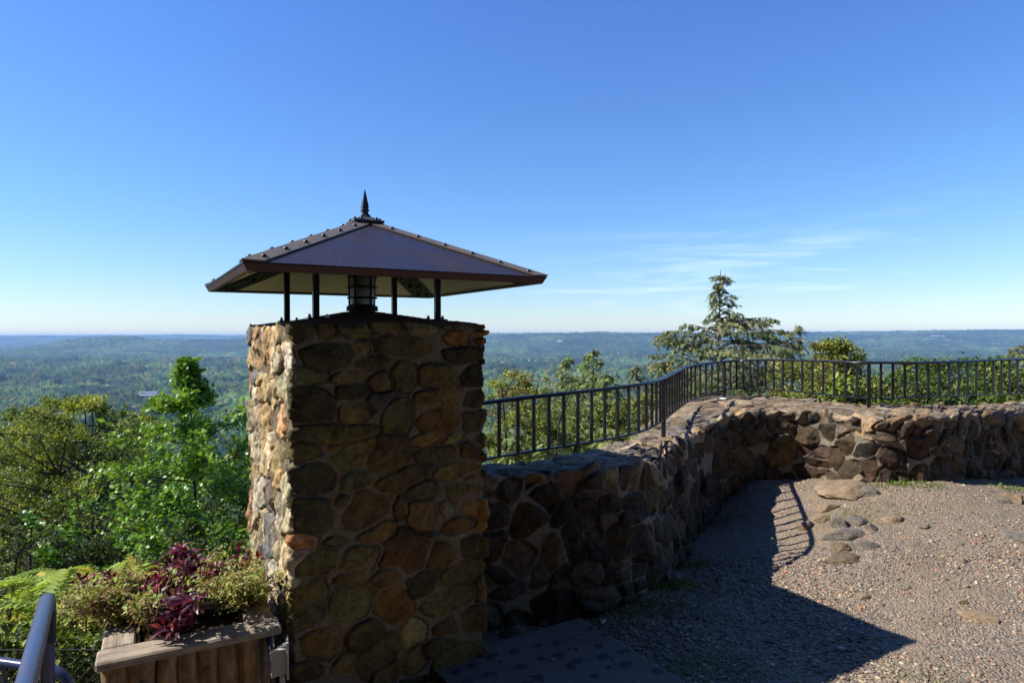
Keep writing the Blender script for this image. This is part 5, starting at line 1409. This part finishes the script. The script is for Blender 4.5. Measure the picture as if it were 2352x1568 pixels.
# ================================================================ valley
def _az(px): return (np.asarray(px) - 1176) / F
SKY_X = [-1500, -300, 0, 200, 350, 560, 900, 1120, 1200, 1300, 1400, 1500, 1560, 1800, 2000, 2352, 2900, 3800]
SKY_Y = [769, 768, 768, 767.5, 767, 768, 767, 767, 766, 764.5, 764, 766, 767, 763.5, 762.5, 761.5, 762, 764]
def hill_z(x, y):
    x = np.asarray(x, float); y = np.asarray(y, float); d = np.maximum(np.hypot(x, y), 1.); t = x / np.maximum(y, .2 * d)
    px = 1176 + t * F
    fl = -205 + 22 * fbm(x / 2600, y / 2600, o=3, s=91) + 7 * fbm(x / 600, y / 600, o=3, s=92)
    near = -.52 * np.maximum(d - 5, 0) - 6
    k = sstep(250, 620, d)
    z = np.maximum(near, -215) * (1 - k) + fl * k
    ys = np.interp(px, SKY_X, SKY_Y)
    rt = sstep(820, 1150, px)
    # right hand ridge, about 9.5 km off; left hand ridge further
    cr = 17500 * (1 - rt) + 9600 * rt + 500 * fbm(t * 7, t * 0, o=3, s=93)
    st = 11500 * (1 - rt) + 5200 * rt
    yd = y
    hc = EYE - (ys - 771) / F * cr - 20
    ramp = sstep(0, 1, (yd - st) / (cr - st))
    wob = 1 + .22 * fbm(x / 1300, y / 1300, o=4, s=94) * (1 - ramp)
    z = z + (hc + 205) * (.25 * ramp + .75 * ramp ** 2.2) * wob * (y > 0)
    z = np.minimum(z, hc + 4 * fbm(x / 220, y / 220, o=3, s=95) + 1e-3 * 0)
    # lone wooded hill at left
    hx, hy = _az(235) * 8200, 8200
    g1 = np.exp(-(((x - hx) / 560) ** 2 + ((y - hy) / 900) ** 2)); g2 = np.exp(-(((x - _az(420) * 8600) / 1500) ** 2 + ((y - 8900) / 1300) ** 2))
    g3 = np.exp(-(((x - _az(700) * 9500) / 1700) ** 2 + ((y - 9900) / 1500) ** 2))
    z = z + 118 * g1 + 88 * g2 + 105 * g3
    # rolling rise across the middle distance
    z = z + 26 * np.exp(-((y - 5200 - 500 * np.sin(x / 1700.)) / 700) ** 2) + 18 * np.exp(-((y - 3300 + .18 * x) / 420) ** 2)
    return z

FIELDS = [(at(490, 968, 2100), 60, 150), (at(1285, 892, 2900), 230, 60), (at(1245, 827, 5200), 150, 60), (at(1435, 812, 7800), 120, 60), (at(1285, 835, 4700), 130, 60), (at(318, 895, 3000), 120, 30)]

def build_valley():
    az = np.linspace(-.98, .98, 1750)
    th_ = np.concatenate([np.geomspace(.9, .175, 90), np.arange(.174, .0118, -.00042)])
    d1 = 205. / np.tan(th_); d1 = d1[d1 < 9000]
    d2 = np.arange(9000, 21500, 55.)
    dd = np.r_[d1[d1 < 5200], np.arange(5200, 21000, 42.)] if False else np.r_[d1[d1 < 6500], np.geomspace(6500, 20500, 300)]
    T, Y = np.meshgrid(az, dd, indexing='ij')
    X = T * Y
    Z = hill_z(X, Y)
    r = np.hypot(X, Y)
    # crowns: jittered cells in bands of growing size
    hgt = np.zeros_like(X); col = np.zeros((*X.shape, 3))
    pal = np.array([(.040, .078, .022), (.052, .095, .026), (.032, .062, .022), (.066, .105, .028), (.088, .110, .030), (.024, .048, .022), (.12, .095, .035)])
    clump_ = 1.1 * fbm(X / 75, Y / 75, o=3, s=111) * sstep(500, 1500, r) + .8 * fbm(X / 260, Y / 260, o=3, s=112) * sstep(1500, 3000, r) + 1.0 * fbm(X / 700, Y / 700, o=3, s=113) * sstep(3500, 6000, r)
    base = .9 + .5 * fbm(X / 420, Y / 420, o=3, s=101)
    con = sstep(.25, .6, fbm(X / 300 + 9, Y / 300, o=4, s=102))
    for lo, hi, cs, ch in ((0, 900, 9, 7), (900, 3000, 15, 12.5), (3000, 5600, 20, 14.5), (5600, 10500, 28, 12), (10500, 1e9, 60, 13)):
        k = (r >= lo) & (r < hi)
        if not k.any(): continue
        x = X[k] / cs; y = Y[k] / cs; ix, iy = np.floor(x), np.floor(y)
        best = np.full(len(x), 9.); h = np.zeros(len(x)); cid = np.zeros(len(x))
        for a in (-1, 0, 1):
            for b_ in (-1, 0, 1):
                cx, cy = ix + a, iy + b_; px_ = cx + _h(cx, cy, 0 * cx, 5); py_ = cy + _h(cx, cy, 0 * cx, 6)
                q = (x - px_) ** 2 + (y - py_) ** 2; w = q < best
                best = np.where(w, q, best); h = np.where(w, _h(cx, cy, 0 * cx, 7), h); cid = np.where(w, _h(cx, cy, 0 * cx, 8), cid)
        hh = ch * (.55 + .75 * h) * np.sqrt(np.clip(1 - best * 1.1, 0.02, 1))
        hgt[k] = hh + ch * .35 + clump_[k] * ch
        c = np.minimum((cid ** 1.35 * 7).astype(int), 6); cc = pal[c] * (1 + .35 * (h[:, None] - .5))
        cc = cc * base[k][:, None]; cc = cc * (1 - con[k][:, None]) + np.array([.022, .045, .024]) * con[k][:, None]
        col[k] = cc
    # meadows and clearings: no crowns
    f = np.zeros_like(X)
    for c, rx, ry in FIELDS:
        f = np.maximum(f, 1 - sstep(.8, 1.05, np.hypot((X - c.x) / rx, (Y - c.y) / ry) + .15 * fbm(X / 60, Y / 60, o=2, s=4)))
    # thin cleared strips
    st = np.clip(1 - np.abs(fbm(X / 900 + 4, Y / 1500, o=2, s=140)) * 30, 0, 1) * sstep(1200, 1500, r) * (1 - sstep(4800, 5600, r)) * (fbm(X / 500, Y / 500, o=2, s=141) > .25)
    hgt = hgt * (1 - f) * (1 - .8 * st)
    col = col * (1 - f[..., None]) + np.array([.17, .24, .07]) * f[..., None]
    hill = np.stack([X, Y, Z + hgt], -1)
    me = mesh_np('forest', hill.reshape(-1, 3), grid_faces(*X.shape), 4, {'tint': col.reshape(-1, 3)})
    m, nt, out = newmat('forest_canopy'); g = N(nt); co = g.coord()
    n = g.noise(co, .22, 3, .7); n2 = g.noise(co, .035, 4, .7)
    c = g.mix(1.0, g.attr('tint').outputs['Color'], g.ramp(n, [(.3, .55), (.7, 1.5)]), 'MULTIPLY')
    c = g.mix(1.0, c, g.ramp(n2, [(.3, .8), (.7, 1.2)]), 'MULTIPLY')
    b = g.bsdf(c, .9, .05); g.l(b.outputs[0], out.inputs[0])
    tag(link('forest', me, m, None, True), 'wooded valley floor and ridges stretching to the horizon', 'forest', kind='stuff')
    # bare terrain sheet under it (reaches past the horizon)
    a2 = np.linspace(-1.25, 1.25, 120); dd2 = np.geomspace(55, 24000, 140)
    T, Y = np.meshgrid(a2, dd2, indexing='ij'); X = T * Y; Z = hill_z(X, Y) - 3
    me = mesh_np('hills', np.stack([X, Y, Z], -1).reshape(-1, 3), grid_faces(*X.shape), 4)
    tag(link('hills', me, mat_simple('forest_floor', (.05, .06, .03), .9, .05, scale=.05), None, True), kind='structure')

def valley_hit(px, py):
    d = np.geomspace(700., 15000., 1600); u = at(px, py, 1.) - Vector((0, 0, EYE))
    e = EYE + u.z * d - hill_z(u.x * d, d) - 9
    k = int(np.argmax(e < 0)) if (e < 0).any() else -1
    return at(px, py, float(d[k]))

def build_far_buildings():
    wh = mat_simple('white_wall', (.72, .70, .66), .7, .2, var=.05, scale=.2); gr = mat_simple('grey_roof', (.25, .26, .28), .7, .2, var=.1, scale=.1)
    br = mat_simple('brick_wall', (.30, .15, .1), .8, .2, var=.1, scale=.2); dk = mat_simple('dark_roof', (.08, .08, .09), .7, .2, var=.1, scale=.1); sil = mat_simple('pale_metal_roof', (.22, .24, .27), .5, .4, var=.05, scale=.1)
    win = mat_simple('window_glass', (.03, .04, .05), .2, .6)
    def house(name, px, py, w, dp, h, rh, wm, rm, lab, cat, grp=None, rz=0., steeple=0):
        p = valley_hit(px, py); z = p.z - 1.0
        root = empty(name, (p.x, p.y, z), lab, cat, grp); M = Matrix.Rotation(rz, 3, 'Z'); o = Vector((p.x, p.y, z))
        m = MB(); m.box(o + Vector((0, 0, h / 2 - 8)), (w, dp, h + 16), M); m.build('wall', wm, root)
        m = MB(); e = 1.2; q = [(-w / 2 - e, -dp / 2 - e, h), (w / 2 + e, -dp / 2 - e, h), (w / 2 + e, dp / 2 + e, h), (-w / 2 - e, dp / 2 + e, h), (-w / 2 - e, 0, h + rh), (w / 2 + e, 0, h + rh)]
        m.add([M @ Vector(v) + o for v in q], [(0, 1, 5, 4), (2, 3, 4, 5), (3, 0, 4), (1, 2, 5), (3, 2, 1, 0)]); m.build('roof', rm, root)
        m = MB(); nw = max(2, int(w / 7))
        for k in range(nw): m.box(o + M @ Vector((-w / 2 + (k + .5) * w / nw, -dp / 2 - .1, h * .5)), (w / nw * .4, .3, h * .35), M)
        m.build('windows', win, root)
        if steeple:
            m = MB(); m.box(o + M @ Vector((-w / 2, 0, steeple * .3)), (7, 7, steeple * .6), M); m.lathe([(4.6, steeple * .6), (2.2, steeple * .78), (.2, steeple * 1.15)], 6, o + M @ Vector((-w / 2, 0, 0))); m.build('steeple', wh, root)
    G = 'white buildings of the far village'
    house('church', 1220, 838, 30, 16, 9, 8, wh, gr, 'far white church with a pointed steeple in the valley right of the pillar', 'church', None, .3, 42)
    for k, (px, py, w, lab) in enumerate([(1177, 836, 26, 'leftmost far white house in the trees left of the steeple'), (1194, 839, 24, 'far white house just left of the steeple'), (1240, 841, 22, 'far brown-roofed house right of the steeple'), (1262, 844, 34, 'wide far white building, left of the brightest one'), (1292, 846, 44, 'brightest and widest white building of the far village'), (1316, 846, 32, 'far white building at the right end of the village')]):
        house('village_house', px, py, w, 18, 8, 4, wh if k != 2 else br, gr if k % 2 else dk, lab, 'house', G, .2 * k)
    house('brick_building', 1268, 849, 30, 18, 10, 3, br, dk, 'small far brick building below the white village buildings', 'building', None, .1)
    for k, (px, py, w, lab) in enumerate([(1424, 813, 40, 'leftmost tiny white house in the row seen just left of the tall hemlock'), (1443, 813, 34, 'middle tiny house in the row just left of the tall hemlock'), (1462, 813, 44, 'right tiny house in the row just left of the tall hemlock')]):
        house('distant_house', px, py, w, 26, 14, 7, wh if k != 1 else br, dk, lab, 'house', 'tiny houses on the far slope', .1 * k)
    for k, (px, py, w, lab) in enumerate([(1286, 786, 60, 'white speck of a house high on the left part of the far ridge'), (2146, 774, 90, 'long white building near the crest of the right ridge'), (2163, 774.5, 70, 'short white building beside the long one on the right ridge'), (1930, 828, 30, 'pale house in the woods seen beside the right bushes')]):
        house('distant_house', px, py, w, 30, 16, 5, wh, wh, lab, 'house', 'tiny houses on the far slope', .1 * k)
    for k, (px, py, w, lab) in enumerate([(235, 888, 64, 'long low grey roofed school building left of centre in the left valley'), (318, 895, 46, 'small grey roofed building between the two long ones'), (342, 905, 62, 'largest pale roofed building in the left valley'), (338, 911, 60, 'grey building just below the largest pale roof'), (520, 972, 40, 'brick building with dark roof behind the right side of the oak'), (548, 978, 60, 'pale grey metal roof just left of the pillar'), (428, 996, 30, 'light roof showing through the oak leaves'), (430, 940, 22, 'brown house roof at the edge of the green meadow')]):
        house('valley_building', px, py, w, 26, 7, 3, br if k in (4, 7) else wh, (gr, gr, sil, gr, dk, sil, sil, br)[k], lab, 'building', 'low buildings in the left valley', -.1 + .07 * k)
    house('valley_building', 282, 840 - 10, 24, 20, 9, 4, wh, gr, 'lone pale house in the woods above the long grey roofs', 'house', 'low buildings in the left valley', .2)

# ================================================================ light, air, camera
SUN_EL, SUN_TRAVEL = R(44.2), R(5.8)
def build_world():
    w = bpy.data.worlds.new('World'); SC.world = w; w.use_nodes = True; nt = w.node_tree
    for n in list(nt.nodes): nt.nodes.remove(n)
    g = N(nt); out = nt.nodes.new('ShaderNodeOutputWorld'); bg = nt.nodes.new('ShaderNodeBackground')
    sky = nt.nodes.new('ShaderNodeTexSky'); sky.sky_type = 'NISHITA'; sky.sun_disc = False
    sky.sun_elevation = SUN_EL
    sx, sy = -math.cos(SUN_TRAVEL), -math.sin(SUN_TRAVEL)
    sky.sun_rotation = math.atan2(sx, sy) % (2 * PI)
    sky.altitude = 290; sky.air_density = AIR; sky.dust_density = DUST; sky.ozone_density = OZONE
    co = g.n('ShaderNodeTexCoord').outputs['Generated']
    # thin cirrus low over the right-hand horizon
    mp = g.mapping(co, (2.2, 2.2, 26), (0, R(3.2), 0)); n1 = g.noise(mp, 1.0, 7, .62, 1.1)
    sep = g.n('ShaderNodeSeparateXYZ'); g.l(co, sep.inputs[0])
    band = g.ramp(sep.outputs[2], [(.0, 0.), (.02, .4), (.06, 1.), (.11, .9), (.15, .3), (.19, 0.)])
    side = g.ramp(sep.outputs[0], [(.0, 0.), (.06, .55), (.3, 1.), (1., 1.)])
    cl = g.ramp(n1, [(.50, 0.), (.62, .3), (.78, .75)])
    f = g.math('MULTIPLY', g.math('MULTIPLY', g.mix(1., band, cl, 'MULTIPLY'), side), CLOUD)
    skyc = g.mix(1.0, sky.outputs[0], g.ramp(sep.outputs[2], [(0., SKYTINT0), (.16, SKYTINT1), (.6, SKYTINT)]), 'MULTIPLY')
    c = g.mix(f, skyc, (9.5, 10.2, 11.0))
    g.l(c, bg.inputs[0]); bg.inputs[1].default_value = SKY_STR
    g.l(bg.outputs[0], out.inputs[0])
    L = bpy.data.lights.new('sun', 'SUN'); L.energy = SUN_STR; L.angle = R(.53); L.color = (1, .95, .87)
    o = bpy.data.objects.new('sun', L); COL.objects.link(o)
    d = Vector((math.cos(SUN_TRAVEL) * math.cos(SUN_EL), math.sin(SUN_TRAVEL) * math.cos(SUN_EL), -math.sin(SUN_EL)))
    o.rotation_euler = d.to_track_quat('-Z', 'Y').to_euler(); o.location = (-8, -1, 9)

def build_sky_blocker():
    # unseen building added behind the viewer, sized to keep sky light off shaded sides
    root = empty('sky_blocker', (5, -4.5, 0), 'tall unseen stone building added behind the viewpoint to block sky light', 'building')
    m = MB(); m.box((2.2, -4.6, 15.5), (23, 7.0, 33), None); m.build('wall', mat_simple('blocker_stone', (.16, .12, .085), .9, .1, var=.4, scale=3), root)
    m = MB(); m.box((2.2, -4.6, 32.3), (24, 8.0, .5), None, .05); m.build('roof', mat_simple('blocker_roof', (.08, .05, .04), .8, .2), root)

def build_haze():
    m, nt, out = newmat('air_haze'); v = nt.nodes.new('ShaderNodeVolumePrincipled')
    v.inputs['Color'].default_value = (*HAZE_COL, 1); v.inputs['Density'].default_value = HAZE_D; v.inputs['Anisotropy'].default_value = 0.0
    nt.links.new(v.outputs[0], out.inputs['Volume'])
    b = MB(); x0, x1, y0, y1, z0, z1 = -31000, 31000, -500, 24600, -330, 82
    b.box(((x0 + x1) / 2, (y0 + y1) / 2, (z0 + z1) / 2), (x1 - x0, y1 - y0, z1 - z0))
    o = b.build('haze', m); tag(o, kind='stuff')

def build_camera():
    cam = bpy.data.cameras.new('camera'); o = bpy.data.objects.new('camera', cam); COL.objects.link(o)
    cam.sensor_width = 36; cam.lens = 36 * F / 2352; cam.clip_start = .05; cam.clip_end = 60000
    o.location = (0, 0, EYE)
    o.rotation_euler = (Matrix.Rotation(PI / 2 + PITCH, 3, 'X') @ Matrix.Rotation(ROLL, 3, 'Z')).to_euler()
    SC.camera = o

AIR, DUST, OZONE = 1.0, .08, 2.6
SKY_STR, SUN_STR = .098, 4.8
CLOUD = .62
SKYTINT, SKYTINT1, SKYTINT0 = (.55, .88, 1.5), (.63, .87, 1.14), (.80, .85, .98)
HAZE_D, HAZE_COL = 5.6e-5, (.38, .64, 1.0)
import time as _t, os
ONLY = os.environ.get('ONLY', '') if False else ''
_t0 = _t.time()
for fn in (build_world, build_camera, build_haze, build_sky_blocker, build_pillar, build_wall, build_rail, build_roof, build_lamp, build_ground, build_slab,
           build_gravel, build_rocks, build_grass, build_planter, build_left_bits, build_sumac, build_trees, build_valley, build_far_buildings):
    fn(); print(fn.__name__, round(_t.time() - _t0, 1))
SC.view_settings.view_transform = 'Standard'; SC.view_settings.look = 'None'
SC.view_settings.exposure = 0.68; SC.view_settings.gamma = 1
SC.cycles.use_denoising = True
SC.cycles.max_bounces = 6; SC.cycles.diffuse_bounces = 1; SC.cycles.transparent_max_bounces = 8
